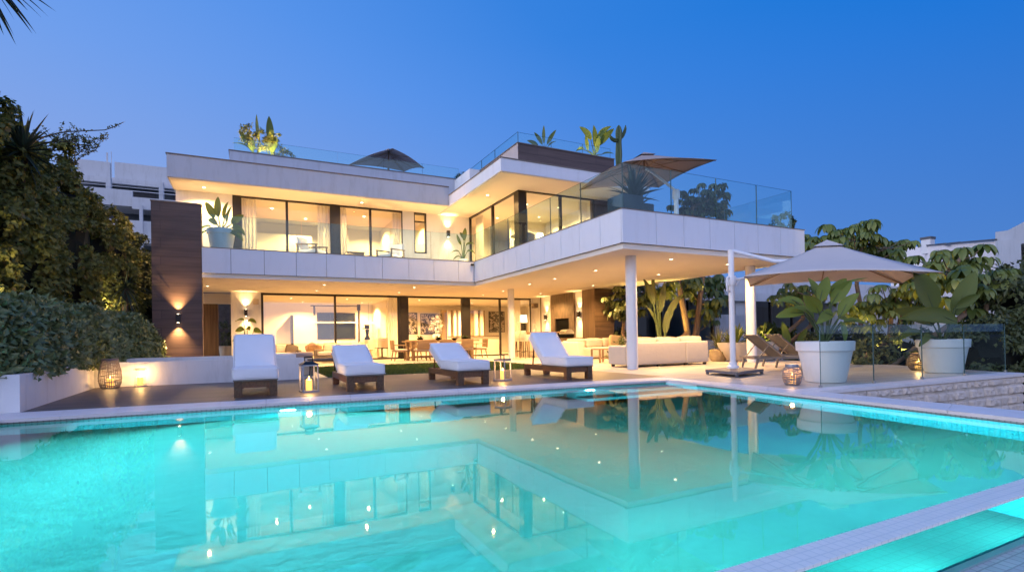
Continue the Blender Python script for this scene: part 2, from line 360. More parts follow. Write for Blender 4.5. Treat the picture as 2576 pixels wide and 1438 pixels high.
M_weir = mosaic('edge_mosaic', (.86,.86,.76), (.90,.89,.80), (.74,.76,.69), .05, .3, .004)
M_ledge = mosaic('ledge_mosaic', (.48,.47,.50), (.58,.56,.58), (.34,.32,.35), .06, .5, .004)
ZW = -.07; ZB = -1.55
FL, FR, NR, NL = (-3.1,9.60), (8.45,8.97), (7.60,1.66), (-3.1,1.66)
NWR, NWL = (NR[0],1.56), (NL[0],1.56)                    # the near wall stands under the glass front
p = MB()
P4 = [NWL, NWR, FR, FL]
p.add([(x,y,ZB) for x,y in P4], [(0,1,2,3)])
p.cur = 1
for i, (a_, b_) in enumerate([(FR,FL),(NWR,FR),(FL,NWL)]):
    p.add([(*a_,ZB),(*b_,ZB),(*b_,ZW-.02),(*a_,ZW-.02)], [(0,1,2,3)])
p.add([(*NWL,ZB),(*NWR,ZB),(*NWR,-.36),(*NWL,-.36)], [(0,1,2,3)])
# entry steps in the far right corner
dx = Vector((FL[0]-FR[0],FL[1]-FR[1])).normalized(); dy = Vector((NR[0]-FR[0],NR[1]-FR[1])).normalized()
for k,(wd,zz) in enumerate([(.55,-.42),(1.0,-.76),(1.45,-1.12)]):
    q = [Vector(FR)+dx*.02+dy*.02, Vector(FR)+dx*2.7+dy*.02, Vector(FR)+dx*2.7+dy*wd, Vector(FR)+dx*.02+dy*wd]
    p.prism([(v.x,v.y) for v in q], ZB+.002, zz)
struct(p.build('pool_basin', [M_pool, M_poolwall], smooth=None), 'turquoise mosaic pool basin under the water', 'pool')
bd = MB()
for a_, b_ in [(FR,FL),(NR,FR),(FL,NL)]:
    bd.add([(*a_,ZW-.02),(*b_,ZW-.02),(*b_,-.033),(*a_,-.033)], [(0,1,2,3)])
struct(bd.build('waterline_tiles', M_band, smooth=None), 'grey mosaic band at the pool waterline', 'tile band')
cp = MB()
OV = .03
def cope_run(inn, out, n):
    for i in range(n):
        a0, a1 = i/n, (i+1)/n
        def lp(pts, t):
            s = t*(len(pts)-1); k = min(int(s), len(pts)-2); f_ = s-k
            return (pts[k][0]+(pts[k+1][0]-pts[k][0])*f_, pts[k][1]+(pts[k+1][1]-pts[k][1])*f_)
        e = .0016/ max(1e-6, 1)
        i0, i1, o0, o1 = lp(inn,a0+.0002), lp(inn,a1-.0002), lp(out,a0+.0002), lp(out,a1-.0002)
        cp.prism([i0,i1,o1,o0], -.04, 0.003)
cope_run([(-3.1,9.57),(1.55,9.38),(8.42,8.94)], [(-3.3,10.53),(1.66,10.08),(8.93,9.60)], 14)
cope_run([(8.42,8.94),(7.72,2.7),(7.57,1.45)], [(8.93,9.60),(8.47,2.9),(8.34,1.45)], 9)
cp.prism([(-3.1,9.57),(-3.07,1.5),(-3.9,1.5),(-3.9,9.7),(-3.3,10.53)], -.04, .003)
struct(cp.build('pool_coping', MAT['cope'], smooth=None), 'pale stone coping around the pool', 'coping')
cb = MB(); cb.prism([(8.0,1.4),(8.40,9.2),(8.90,9.55),(8.74,5.66),(8.36,1.4)], -1.1, -.042); cb.prism([(-3.12,1.5),(-3.12,9.6),(-3.9,10.6),(-3.9,1.5)], -1.1, -.042)
struct(cb.build('pool_wall', MAT['render'], smooth=None), 'white rendered outer wall of the pool', 'wall')
# water
def watermat():
    m, nt, bs, N, L = new_mat('pool_water'); N.remove(bs)
    t = N.new('ShaderNodeBsdfRefraction'); t.inputs['Color'].default_value = (.085,.775,.96,1); t.inputs['IOR'].default_value = 1.33; t.inputs['Roughness'].default_value = 0
    g = N.new('ShaderNodeBsdfGlossy'); g.inputs['Roughness'].default_value = .026
    fr = N.new('ShaderNodeFresnel'); fr.inputs['IOR'].default_value = 1.45
    tc = N.new('ShaderNodeTexCoord'); mp = N.new('ShaderNodeMapping'); mp.inputs['Scale'].default_value = (.9,.9,.9); L.new(tc.outputs['Object'], mp.inputs[0])
    no = N.new('ShaderNodeTexNoise'); no.inputs['Scale'].default_value = 1.3; no.inputs['Detail'].default_value = 2; L.new(mp.outputs[0], no.inputs['Vector'])
    b = N.new('ShaderNodeBump'); b.inputs['Strength'].default_value = .022; b.inputs['Distance'].default_value = .04; L.new(no.outputs['Fac'], b.inputs['Height'])
    L.new(b.outputs[0], g.inputs['Normal']); L.new(b.outputs[0], t.inputs['Normal'])
    mx = N.new('ShaderNodeMixShader'); L.new(fr.outputs[0], mx.inputs['Fac']); L.new(t.outputs[0], mx.inputs[1]); L.new(g.outputs[0], mx.inputs[2])
    L.new(mx.outputs[0], N['Material Output'].inputs['Surface']); return m
wt = MB(); wt.add([(NL[0],NL[1]+.0,ZW),(NR[0],NR[1],ZW),(FR[0],FR[1],ZW),(FL[0],FL[1],ZW)], [(0,1,2,3)])
struct(wt.build('water', watermat(), smooth=None), 'still turquoise pool water', 'water')
we = MB(); we.box(-3.1,7.62,1.535,1.70,-.082,-.066)
struct(we.build('pool_edge', M_weir, smooth=None), 'pale mosaic infinity edge of the pool', 'pool edge')
lg = MB(); lg.box(-4,9.5,-.9,1.555,-1.12,-.361)
struct(lg.build('lower_ledge', M_ledge, smooth=None), 'pinkish grey mosaic ledge below the pool edge', 'ledge')
gp = thing('pool_glass_wall', 'thick glass front wall under the pale mosaic pool edge', 'glass wall', (2.2,1.51,-.36))
x = -3.05
for x1 in (-.42, 2.245, 4.9, 7.55):
    b = MB(); b.box(x+.006,x1-.006,1.538,1.556,-.345,-.083); b.build('glass_panel', glassmat('pool_wall_glass', (.15,.66,.72), 1.4), gp, world=True, smooth=None)
    b = MB(); b.box(x1-.006,x1+.006,1.536,1.557,-.345,-.083); b.build('glass_joint', MAT['glassedge'], gp, world=True, smooth=None); x = x1
b = MB(); b.box(-3.05,7.6,1.50,1.557,-.36,-.346); b.build('bottom_rail', basic('pale_green_rail', (.22,.36,.36), .4, .1, 5), gp, world=True, smooth=None)
# underwater lamps on the far wall, and on the two walls that the photo only shows the glow of
M_poollens = emit('pool_lamp_lens', (.85,1,.95), 22)
def pool_light(loc, nrm, label, e, dip=.45):
    t = thing('pool_light', label, 'pool light', loc, group='underwater pool lights')
    nrm = Vector(nrm).normalized(); aim = (nrm+Vector((0,0,-dip))).normalized(); q = nrm.to_track_quat('Z','Y').to_matrix().to_4x4()
    b = MB(); b.lathe([(.13,0),(.13,.02),(.105,.03),(.10,.015)], n=24); b.v = [tuple(q @ Vector(v)) for v in b.v]; b.build('rim', MAT['metal'], t)
    b = MB(); b.lathe([(.10,0),(.10,.022),(.05,.034),(.001,.036)], n=24, cap=False); b.v = [tuple(q @ Vector(v)) for v in b.v]; b.build('lens', M_poollens, t)
    l = lamp('pool_lamp', 'AREA', nrm*.06, e, (.64,.93,.98), .22, t, aim.to_track_quat('-Z','Y').to_euler()); l.data.shape = 'DISK'; l.data.spread = R(150)
wn = (-.0545,-1,0)
pool_light((.55,9.40,-.42), wn, 'glowing round underwater light below the upright lounger beside the tall lantern', 560, .55)
pool_light((6.35,9.085,-.42), wn, 'glowing round underwater light below the lounger nearest the pool corner', 820, .5)
for k,y_ in enumerate((7.6,5.2,2.9)):
    pool_light((-3.08,y_,-.6), (1,0,0), ['round underwater light at the far end of the left pool wall','round underwater light in the middle of the left pool wall','round underwater light at the near end of the left pool wall'][k], (80,36,14)[k], .3)
for k,x_ in enumerate((-1.6,.6,2.8,5.0,7.0)):
    pool_light((x_,1.58,-.6), (0,1,0), 'round underwater light under the infinity edge, number %s counted from the left end' % ('one','two','three','four','five')[k], (16,28,40,48,40)[k], .08)

# stone retaining wall at the right
M_stone = basic('split_limestone', (.64,.55,.48), .9, .28, 5, .9, 14)
sw = thing('stone_wall', 'split limestone retaining wall under the glass fence, right of the pool', 'wall', (12.2,5.6,-1.1))
A_, B_ = Vector((8.70,5.70,0)), Vector((15.80,5.42,0)); u = (B_-A_).normalized(); nv = Vector((u.y,-u.x,0))
if nv.y > 0: nv = -nv
b = MB(); b.add([], []); L_ = (B_-A_).length
q = [A_, B_, B_-nv*.3, A_-nv*.3]; b.prism([(v.x,v.y) for v in q], -1.1, -.06); b.build('mortar', basic('mortar', (.20,.17,.15), .9, .2, 6), sw, world=True, smooth=None)
b = MB(); z = -1.08
while z < -.12:
    h = random.choice([.15,.18,.22]); h = min(h, -.065-z) if -.065-z-h > .09 or z+h > -.065 else -.065-z
    s = -.01 - random.random()*.1
    while s < L_:
        w_ = random.uniform(.14,.42); s1 = min(s+w_, L_+.01)
        if s1-s > .05:
            bm = bmesh.new(); bmesh.ops.create_grid(bm, x_segments=max(4,int((s1-s)/.045)), y_segments=max(3,int(h/.04)), size=.5)
            vs = []; off = random.uniform(.0,.06)
            ph = random.uniform(0,50)
            for v in bm.verts:
                e = min(.5-abs(v.co.x), .5-abs(v.co.y))
                rise = (1 if e > .02 else 0)
                nn = math.sin(v.co.x*9+ph)*math.cos(v.co.y*7+ph*1.3)*.014+random.uniform(-.013,.013)
                o = (.022+off+nn)*rise
                pnt = A_+u*(max(0,s)+.006+(v.co.x+.5)*(s1-max(0,s)-.012))+nv*(o+.001)
                vs.append((pnt.x,pnt.y,z+.006+(v.co.y+.5)*(h-.012)))
            bm.verts.index_update(); b.add(vs, [tuple(k.index for k in f.verts) for f in bm.faces]); bm.free()
        s = s1
    z += h
b.build('stones', M_stone, sw, world=True, smooth=25)
b = MB(); q = [A_+nv*.06-u*.0, B_+nv*.06+u*.06, B_-nv*.35+u*.06, A_-nv*.35]; b.prism([(v.x,v.y) for v in q], -.058, .0035); b.build('coping', MAT['cope'], sw, world=True, smooth=None)
# glass fence on it
def glass_panel(a, b_, z0, z1, parent, name='glass_panel', th=.018, mat=None):
    a, b_ = Vector((*a,0)), Vector((*b_,0)); d_ = (b_-a).normalized(); nn = Vector((d_.y,-d_.x,0))*th/2
    m_ = MB(); v = []
    for zz in (z0,z1): v += [(*(a-nn).xy,zz),(*(b_-nn).xy,zz),(*(b_+nn).xy,zz),(*(a+nn).xy,zz)]
    m_.add(v, [(0,1,5,4),(2,3,7,6)]); m_.cur = 1; m_.add(v, [(4,5,6,7),(1,2,6,5),(3,0,4,7)])
    return m_.build(name, [mat or MAT['glass'], MAT['glassedge']], parent, world=True, smooth=None)
M_fence = glassmat('fence_glass', (.88,.94,.94), 1.5)
gf = thing('glass_fence', 'frameless glass fence standing on the limestone wall beside the big white pots', 'glass fence', (12.5,5.85,0))
pts = [(9.27,5.96),(10.83,5.90),(12.46,5.845),(14.07,5.79),(15.84,5.73)]
for a_, b_ in zip(pts, pts[1:]):
    dd = (Vector(b_)-Vector(a_)).normalized()*.005; glass_panel(Vector(a_)+dd, Vector(b_)-dd, .004, 1.14, gf, mat=M_fence)
for a_ in pts: 
    b = MB(); b.box(a_[0]-.03,a_[0]+.03,a_[1]-.02,a_[1]+.02,0.004,.05); b.build('clamp', MAT['metal'], gf, world=True, smooth=None)
# ------------------------------------------------------------------ the villa
H = thing('villa', 'white modern two storey villa with cantilevered terrace and lit windows', 'house', (6,25,0))
def hp(name, mb, mat, parent=None, smooth=None): return mb.build(name, mat, parent or H, world=True, smooth=smooth)
S1 = 3.42
# dark clad end wall on the left, walnut pier and barbecue wall on the right
b = MB(); b.box(-3.05,-1.53,22.0,22.5,-.1,6.06); hp('end_wall', b, MAT['clad']); 
b = MB(); b.box(-3.07,-1.51,21.98,22.52,6.06,6.10); hp('end_wall_cap', b, MAT['coping'])
b = MB(); b.box(-3.05,-2.75,22.5,30,-.1,S1); hp('side_wall', b, MAT['render'])
b = MB(); b.box(-.77,.50,27.6,28.3,0,S1); hp('wall', b, MAT['render'])
b = MB(); b.box(-2.75,-.77,28.9,29.1,2.92,S1); hp('lintel', b, MAT['wall_in'])
b = MB(); b.box(-2.75,-1.35,29.0,29.08,0,2.92); hp('entrance_door', b, MAT['pierx'])
b = MB(); b.box(-2.75,-.77,33.0,33.3,0,3.3); hp('passage_wall', b, basic('rubble_stone', (.10,.08,.07), .9, .5, 5, 1., 9))
b = MB(); b.box(-2.75,-.77,28.3,33.0,-.02,.02); hp('passage_floor', b, MAT['trav'])
# pier: left face + front face
b = MB(); b.box(15.38,16.55,21.32,22.42,0,S1); b2 = b; hp('pier', b, MAT['pier'])
b = MB(); b.box(15.365,15.38,21.33,22.41,.0,S1); hp('pier_side', b, MAT['pierx'])
b = MB(); b.box(15.56,16.55,22.42,28.3,0,S1); hp('end_wall_right', b, MAT['render'])
M_bbq = planks('barbecue_stone', (.105,.075,.05), (.13,.09,.06), (.06,.045,.03), 1.2, .6, (R(90),0,R(90)), .003, .6, .3, (3,9,9), .5, .2)
b = MB(); b.box(15.46,15.56,25.30,25.73,.9,S1); b.box(15.46,15.56,23.34,23.85,.9,S1); b.box(15.46,15.56,23.85,25.30,2.05,S1); b.box(15.46,15.56,23.34,25.73,0,.9); hp('barbecue_wall', b, M_bbq)
b = MB(); b.box(15.545,15.562,23.85,25.30,.9,2.05); hp('barbecue_opening', b, MAT['blackmat'])
b = MB(); b.box(15.53,15.57,26.98,27.04,0,S1); hp('wall_joint', b, MAT['frame'])
b = MB(); b.box(14.9,15.46,22.45,25.7,0,.98); hp('barbecue_counter', b, M_bbq)
# columns
for (x,y) in ((10.31,12.42),(15.97,12.75),(11.5,22.9)):
    b = MB(); b.lathe([(.165,0.004),(.165,S1)], (x,y,0), 40); hp('column', b, MAT['render'], smooth=40)
# first floor slab, its band and cladding
SL = [(-2.74,28.4),(-2.74,22.51),(-1.52,22.51),(-1.52,21.99),(9.23,21.99),(9.23,11.43),(16.86,11.43),(16.86,21.3),(16.60,28.4)]
b = MB(); b.prism(SL, S1, 3.575); hp('soffit', b, MAT['soffit'])
def inset(o): return [(-1.52,21.90+o),(9.15+o,21.90+o),(9.15+o,11.34+o),(16.94-o,11.34+o),(16.94-o,28.4),(-1.52,28.4)]
b = MB(); b.prism([(-2.7,30.4),(-2.7,22.52),(-1.5,22.52),(-1.5,22.06),(9.31,22.06),(9.31,11.50),(16.80,11.50),(16.80,30.4)], 3.576, 4.42); hp('balcony_floor', b, MAT['trav'])
b = MB()
jl = [-1.52,-.59,.53,1.66,2.78,3.89,5.0,6.13,7.25,8.39,9.146]
for x0,x1 in zip(jl,jl[1:]): b.box(x0+.007,x1-.007,21.90,21.96,3.58,4.50)
js = [11.40,12.36,13.43,14.5,15.57,16.64,17.71,18.78,19.85,20.92,21.89]
for y0,y1 in zip(js,js[1:]): b.box(9.15,9.21,y0+.007,y1-.007,3.58,4.50)
jf = [9.15,10.35,11.41,12.47,13.53,14.60,15.70,16.94]
for x0,x1 in zip(jf,jf[1:]): b.box(x0+.007,x1-.007,11.34,11.40,3.58,4.50)
for k in range(9): b.box(16.88,16.94,11.42+k*1.07,11.42+k*1.07+1.056,3.58,4.50)
hp('parapet', b, MAT['panel'])
b = MB(); b.box(-1.52,9.2,21.965,22.05,3.577,4.49); b.box(9.215,9.30,11.42,21.965,3.577,4.49); b.box(9.16,16.87,11.405,11.49,3.577,4.49); b.box(16.795,16.875,11.49,21,3.577,4.49); hp('parapet_backing', b, MAT['frame'])
b = MB(); b.box(-1.52,9.32,21.885,22.1,4.50,4.525); b.box(9.135,9.32,11.325,21.885,4.50,4.525); b.box(9.32,16.955,11.325,11.52,4.50,4.525); b.box(16.78,16.955,11.52,21,4.50,4.525); hp('parapet_cap', b, MAT['coping'])
# ------------- ground floor glazing at y = 28
FR_ = MAT['frame']
def window(x0, x1, z0, z1, y, mull=(), fw=.07, dep=.12, head=.10, foot=.07, axis='x', panes=True, name='window'):
    w = holder(name, H)
    def bx(m_, a0, a1, c0, c1, d0=0, d1=dep):
        if axis == 'x': m_.box(a0,a1,y+d0,y+d1,c0,c1)
        else: m_.box(y+d0,y+d1,a0,a1,c0,c1)
    m_ = MB(); bx(m_,x0,x0+fw,z0,z1); bx(m_,x1-fw,x1,z0,z1); bx(m_,x0+fw,x1-fw,z1-head,z1); bx(m_,x0+fw,x1-fw,z0,z0+foot)
    for mx_ in mull: bx(m_,mx_-.05,mx_+.05,z0+foot,z1-head,-.01,dep)
    hp('frame', m_, FR_, w)
    if panes:
        cuts = [x0+fw]+list(mull)+[x1-fw]
        for a0,a1 in zip(cuts,cuts[1:]):
            g_ = MB(); e = .052 if a0 in mull else 0; e2 = .052 if a1 in mull else 0
            if axis == 'x': g_.add([(a0+e,y+.06,z0+foot),(a1-e2,y+.06,z0+foot),(a1-e2,y+.06,z1-head),(a0+e,y+.06,z1-head)], [(0,1,2,3)])
            else: g_.add([(y+.06,a1-e2,z0+foot),(y+.06,a0+e,z0+foot),(y+.06,a0+e,z1-head),(y+.06,a1-e2,z1-head)], [(0,1,2,3)])
            hp('pane', g_, MAT['pane'], w)
    return w
w = window(.50,7.29,.02,S1-.003,28.0,[3.94],.11); w.children[1].data.materials[0] = MAT['pane2']
for q_ in ((7.29,7.75),(10.92,11.38)): b = MB(); b.box(*q_,27.97,28.25,.0,S1-.002); hp('post', b, FR_)
window(7.75,10.92,.02,S1-.003,28.0,[],.03)
window(11.38,15.42,.02,S1-.003,28.0,[13.33],.04)
b = MB(); b.box(15.42,15.56,27.95,28.3,0,S1); hp('jamb', b, MAT['render'])
# ------------- ground floor rooms
WI = MAT['wall_in']
b = MB(); b.box(.5,18.4,28.15,36,-.04,.045); hp('room_floor', b, MAT['floor_in'])
b = MB(); b.box(.5,18.4,28.14,36,3.36,S1-.001); b.box(16.61,18.6,28.0,28.14,-.04,S1); hp('room_ceiling', b, WI)
b = MB(); b.box(.35,.5,28.3,36,0,3.36); b.box(18.4,18.6,28.14,36,0,3.36)
b.box(.5,3.77,34.2,34.4,.045,3.36); b.box(5.98,7.6,34.2,34.4,.045,3.36); b.box(3.77,5.98,34.2,34.4,2.76,3.36); b.box(3.77,5.98,34.2,34.4,.045,1.19)
b.box(7.1,7.4,30.4,34.2,.045,3.36); b.box(7.6,18.4,35.2,35.4,.045,3.36); b.box(7.4,7.6,34.2,35.2,.045,3.36)
hp('interior_wall', b, WI)
b = MB(); b.box(3.72,6.03,34.15,34.19,1.14,1.21); b.box(3.72,6.03,34.15,34.19,2.74,2.80); b.box(3.72,3.78,34.15,34.19,1.21,2.74); b.box(5.97,6.03,34.15,34.19,1.21,2.74); b.box(4.5,4.55,34.15,34.19,1.21,2.74); hp('rear_window_frame', b, FR_)
b = MB(); b.add([(3.77,34.3,1.19),(5.98,34.3,1.19),(5.98,34.3,2.76),(3.77,34.3,2.76)], [(0,1,2,3)]); hp('rear_window', b, basic('night_window', (.012,.016,.015), .35, .9, 2.5, spec=.15))
b = MB(); b.box(3.6,6.1,34.05,34.15,2.14,2.24); hp('window_rail', b, WI)
b = MB(); b.tube([(5.76,31.5,.05),(5.76,31.5,3.1)], .06, 12); b.tube([(5.76,31.5,3.05),(3.1,31.5,3.05)], .035, 10); b.tube([(3.3,31.5,3.05),(3.3,31.5,2.5)], .06, 10); b.lathe([(.10,2.8),(.10,3.15)],(5.76,31.5,0),14); hp('flue_pipe', b, FR_, smooth=40)
b = MB(); b.box(2.2,2.32,33.4,34.2,.05,2.6); hp('shelf_panel', b, FR_)
# slatted screen between dining room and stair
b = MB()
for x0,x1 in ((11.92,12.11),(12.31,12.51),(12.66,12.91),(13.89,14.11),(14.31,14.51)): b.box(x0,x1,33.2,33.45,.05,2.95)
hp('slat_screen', b, WI)
b = MB(); b.box(11.6,13.1,33.6,33.8,.05,3.0); b.box(13.6,14.8,33.6,33.8,.05,3.0); hp('stair_wall', b, basic('tan_wall', (.30,.21,.12), .7, .1, 2))
# ------------- upper floor
ZF, S2 = 4.42, 7.28
UW = 24.85
b = MB(); b.box(-2.6,-.58,UW,UW+.3,ZF,S2); hp('upper_wall', b, MAT['render'])
b = MB(); b.box(6.68,7.25,UW,UW+.3,ZF,S2); b.box(7.88,10.15,UW,UW+.3,ZF,S2); b.box(7.25,7.88,UW,UW+.3,ZF,5.25); hp('upper_wall', b, MAT['render'])
b = MB(); b.box(-2.6,-2.4,UW+.3,30,ZF,S2); hp('upper_side_wall', b, MAT['render'])
for q_ in ((-.58,-.27),(3.37,3.76)): b = MB(); b.box(*q_,UW-.02,UW+.25,ZF,S2-.002); hp('upper_post', b, FR_)
window(-.27,3.37,ZF+.01,S2-.003,UW,[1.53],.03); window(3.76,6.68,ZF+.01,S2-.003,UW,[5.15],.03)
w = window(7.25,7.88,5.25,S2-.01,UW+.02,[],.05,.2); b = MB(); b.box(7.30,7.83,UW+.03,UW+.15,6.78,6.84); hp('transom', b, FR_, w)
XR = 10.15
b = MB(); b.box(XR,XR+.34,19.35,19.72,ZF,S2-.002); hp('corner_post', b, FR_)
window(19.72,24.85,ZF+.01,S2-.003,XR,[22.05],.05,axis='y')
window(10.49,14.05,ZF+.01,S2-.003,19.36,[12.25],.06)
b = MB(); b.box(14.05,16.9,19.36,19.7,ZF,S2); hp('upper_clad_wall', b, MAT['clad'])
b = MB(); b.box(14.5,16.9,19.7,26,ZF,S2); hp('upper_end_wall', b, MAT['render'])
b = MB(); b.box(-2.4,14.5,UW+.28,30.3,ZF+.001,ZF+.025); b.box(XR+.3,14.5,19.72,UW+.28,ZF+.001,ZF+.025); hp('upper_room_floor', b, MAT['floor_in'])
b = MB(); b.box(-2.4,16,30.0,30.3,ZF+.03,S2); b.box(3.50,3.66,UW+.26,30,ZF+.03,S2); b.box(6.72,6.86,UW+.31,30,ZF+.03,S2); b.box(8.3,8.5,UW+.31,30,ZF+.03,S2)
b.box(.2,3.0,29.2,29.4,ZF+.03,6.55)                            # bed head wall
b.box(4.6,4.7,28.2,30,ZF+.03,6.5)
b.box(12.4,14.5,24.5,24.7,ZF+.03,S2); b.box(10.3,12.4,26.8,27,ZF+.03,S2)
hp('upper_interior_wall', b, WI)
b = MB(); b.box(-.2,.35,29.85,29.95,ZF+.03,6.45); hp('bedroom_door', b, MAT['oak'])
b = MB(); b.box(4.75,5.35,29.9,29.98,ZF+.03,6.5); hp('bedroom_door', b, WI)
# roofs
b = MB(); b.prism([(-2.69,23.1),(8.44,23.1),(8.44,30.6),(-2.69,30.6)], S2, 8.13); hp('roof', b, MAT['fascia'])
b = MB(); b.prism([(-2.64,23.15),(8.44,23.15),(8.44,30.5),(-2.64,30.5)], S2-.03, S2-.001); hp('roof_soffit', b, MAT['soffit'])
b = MB(); b.box(-2.72,8.44,23.07,23.5,8.13,8.17); b.box(-2.72,-2.4,23.5,30.6,8.13,8.17); hp('roof_edge', b, MAT['coping'])
b = MB(); b.prism([(8.45,17.46),(15.6,17.46),(15.6,30.6),(8.45,30.6)], S2-.025, 7.74); hp('roof_right', b, MAT['panel'])
b = MB(); b.prism([(8.50,17.51),(15.55,17.51),(15.55,30.5),(8.50,30.5)], S2-.05, S2-.026); hp('roof_soffit', b, MAT['soffit'])
b = MB(); b.box(8.42,8.7,17.43,30,7.74,7.775); b.box(8.7,15.63,17.43,17.7,7.74,7.775); hp('roof_edge', b, MAT['coping'])
b = MB(); b.prism([(-.66,24.6),(9.84,24.6),(9.84,30),(-.66,30)], 8.14, 9.04); hp('roof_parapet', b, MAT['fascia'])
b = MB(); b.box(-.69,9.84,24.57,24.9,9.04,9.075); b.box(-.69,-.4,24.9,30,9.04,9.075); hp('roof_edge', b, MAT['coping'])
b = MB(); b.prism([(9.85,18.72),(14.70,18.72),(14.70,29),(9.85,29)], 7.745, 8.93); hp('roof_box', b, MAT['clad'])
b = MB(); b.box(9.835,9.85,18.73,29,7.745,8.93); hp('roof_box_side', b, basic('sand_render', (.50,.42,.39), .8, .05, 2, .1, 40, stain=.15))
b = MB(); b.box(9.8,14.73,18.69,19,8.93,8.965); b.box(9.8,10.1,19,29,8.93,8.965); hp('roof_edge', b, MAT['coping'])
b = MB(); b.box(9.3,9.835,22.6,24.6,7.75,8.98); hp('roof_upstand', b, MAT['render'])
# railings
def railing(name, pts, z0, z1):
    r_ = holder(name, H)
    for a_, c_ in zip(pts, pts[1:]):
        d_ = (Vector(c_)-Vector(a_)).normalized()*.008; glass_panel(Vector(a_)+d_, Vector(c_)-d_, z0, z1, r_, th=.022)
railing('balcony_railing', [(-1.5,22.0),(.1,22.0),(1.87,22.0),(3.62,22.0),(5.40,22.0),(7.16,22.0),(9.20,22.0)], 4.525, 5.75)
railing('terrace_railing', [(9.24,21.97),(9.24,20.2),(9.24,18.55),(9.24,16.95),(9.24,15.28),(9.24,13.45),(9.24,11.42)], 4.525, 5.78)
railing('terrace_railing', [(9.24,11.42),(11.01,11.42),(12.84,11.42),(14.66,11.42),(16.40,11.42)], 4.525, 5.80)
railing('terrace_railing', [(16.40,11.42),(16.40,14.2),(16.40,17.0),(16.40,19.3)], 4.525, 5.80)
railing('roof_railing', [(-.5,24.8),(1.6,24.8),(3.7,24.8),(5.8,24.8),(7.7,24.8),(9.6,24.8)], 9.075, 9.66)
railing('roof_railing', [(9.92,24.8),(9.92,22.6),(9.92,21.1),(9.92,18.85)], 8.965, 9.45)
railing('roof_railing', [(9.92,18.85),(11.5,18.85),(13.1,18.85),(14.6,18.85)], 8.965, 9.43)
b = MB(); b.box(8.98,9.10,21.78,21.89,4.32,4.40); hp('wall_spot', b, MAT['frame'])
b = MB(); b.box(8.98,9.02,27.95,28.0,3.0,3.1)
# ------------- sconces, ceiling lights
def sconce(loc, nrm, label, e=18, updown=(1,1), up=True):
    t = thing('wall_lamp', label, 'wall lamp', loc, group='up and down wall lamps')
    nrm = Vector(nrm)
    b = MB(); b.box(-.07,.07,-.07,.07,-.15,.15); b.v = [(v[0]+nrm.x*.12,v[1]+nrm.y*.12,v[2]) for v in b.v]; b.build('body', MAT['frame'], t, smooth=None)
    b = MB(); b.beam((0,0,0), nrm*.06, .08, .08); b.build('bracket', MAT['frame'], t, smooth=None)
    for sgn in (1,-1):
        b = MB(); b.box(-.035,.035,-.035,.035,-.004,.004); b.v = [(v[0]+nrm.x*.12,v[1]+nrm.y*.12,v[2]+sgn*.152) for v in b.v]; b.build('lens', MAT['lamp'], t, smooth=None)
        lamp('sconce_lamp', 'SPOT', (nrm.x*.13,nrm.y*.13,sgn*.17), e, WARM, .02, t, (PI if sgn > 0 else 0,0,0), 84, 1.0)
sconce((-2.27,22.0,1.92), (0,-1,0), 'dark up and down wall lamp on the dark clad end wall', 130)
sconce((-.15,27.6,2.42), (0,-1,0), 'dark up and down wall lamp on the white wall beside the entrance', 40)
sconce((8.97,UW,6.3), (0,-1,0), 'dark up and down wall lamp on the upper floor wall beside the narrow window', 45)
sconce((15.56,26.3,2.2), (-1,0,0), 'up and down wall lamp on the white strip left of the barbecue', 34)
sconce((15.56,22.88,2.2), (-1,0,0), 'up and down wall lamp between the barbecue and the walnut pier', 34)
def downlight(x, y, z, label, e=22, spot=150, n=16, lampkind='SPOT', grp='recessed ceiling spotlights'):
    t = thing('ceiling_light', label, 'ceiling light', (x,y,z), group=grp)
    b = MB(); b.lathe([(.085,0),(.085,-.012),(.06,-.014),(.058,-.002)], n=n, cap=False); b.build('ring', MAT['whitemetal'], t)
    b = MB(); b.lathe([(.058,-.004),(.03,-.010),(.001,-.012)], n=n, cap=False); b.build('lens', MAT['lamp'], t)
    lamp('downlight_lamp', lampkind, (0,0,-.05), e, WARM, .03, t, (0,0,0), spot, .5)
ZS = S1-.002
E1 = 66
for k,(x,y) in enumerate([(11.94,12.43),(11.28,15.54),(11.22,18.3),(11.25,20.5)]):
    downlight(x,y,ZS,['spotlight in the soffit right of the front white column','second soffit spotlight from the pool in the left row of the cantilever','third soffit spotlight from the pool in the left row of the cantilever','soffit spotlight in the left row just in front of the rear column'][k],E1)
for k,(x,y) in enumerate([(14.73,12.65),(14.43,15.72),(14.43,20.1),(14.2,24.67)]):
    downlight(x,y,ZS,['soffit spotlight beside the white parasol mast','soffit spotlight above the back of the cream sofa','soffit spotlight in front of the walnut pier','soffit spotlight nearest the barbecue'][k],E1)
for k,(x,y) in enumerate([(2.85,23.3),(2.85,26.1),(6.77,23.3),(6.77,26.1),(11.5,26.3),(11.57,23.9)]):
    downlight(x,y,ZS,['soffit spotlight near the parapet above the left sliding window','soffit spotlight close to the glass of the left sliding window','soffit spotlight near the parapet above the dining end of the veranda','soffit spotlight close to the glass above the dining table','soffit spotlight by the kitchen glazing','soffit spotlight beside the top of the rear column'][k],E1*.9)
downlight(-1.55,25.2,ZS,'soffit spotlight above the entrance recess',18)
downlight(-1.56,24.06,S2-.032,'spotlight in the upper eave above the potted plant',60)
downlight(4.6,24.0,S2-.032,'added spotlight in the upper eave above the two armchairs',40)  # added eave lamp, no such fixture known here
downlight(9.3,20.6,S2-.052,'spotlight in the right eave above the glass balustrade',50)
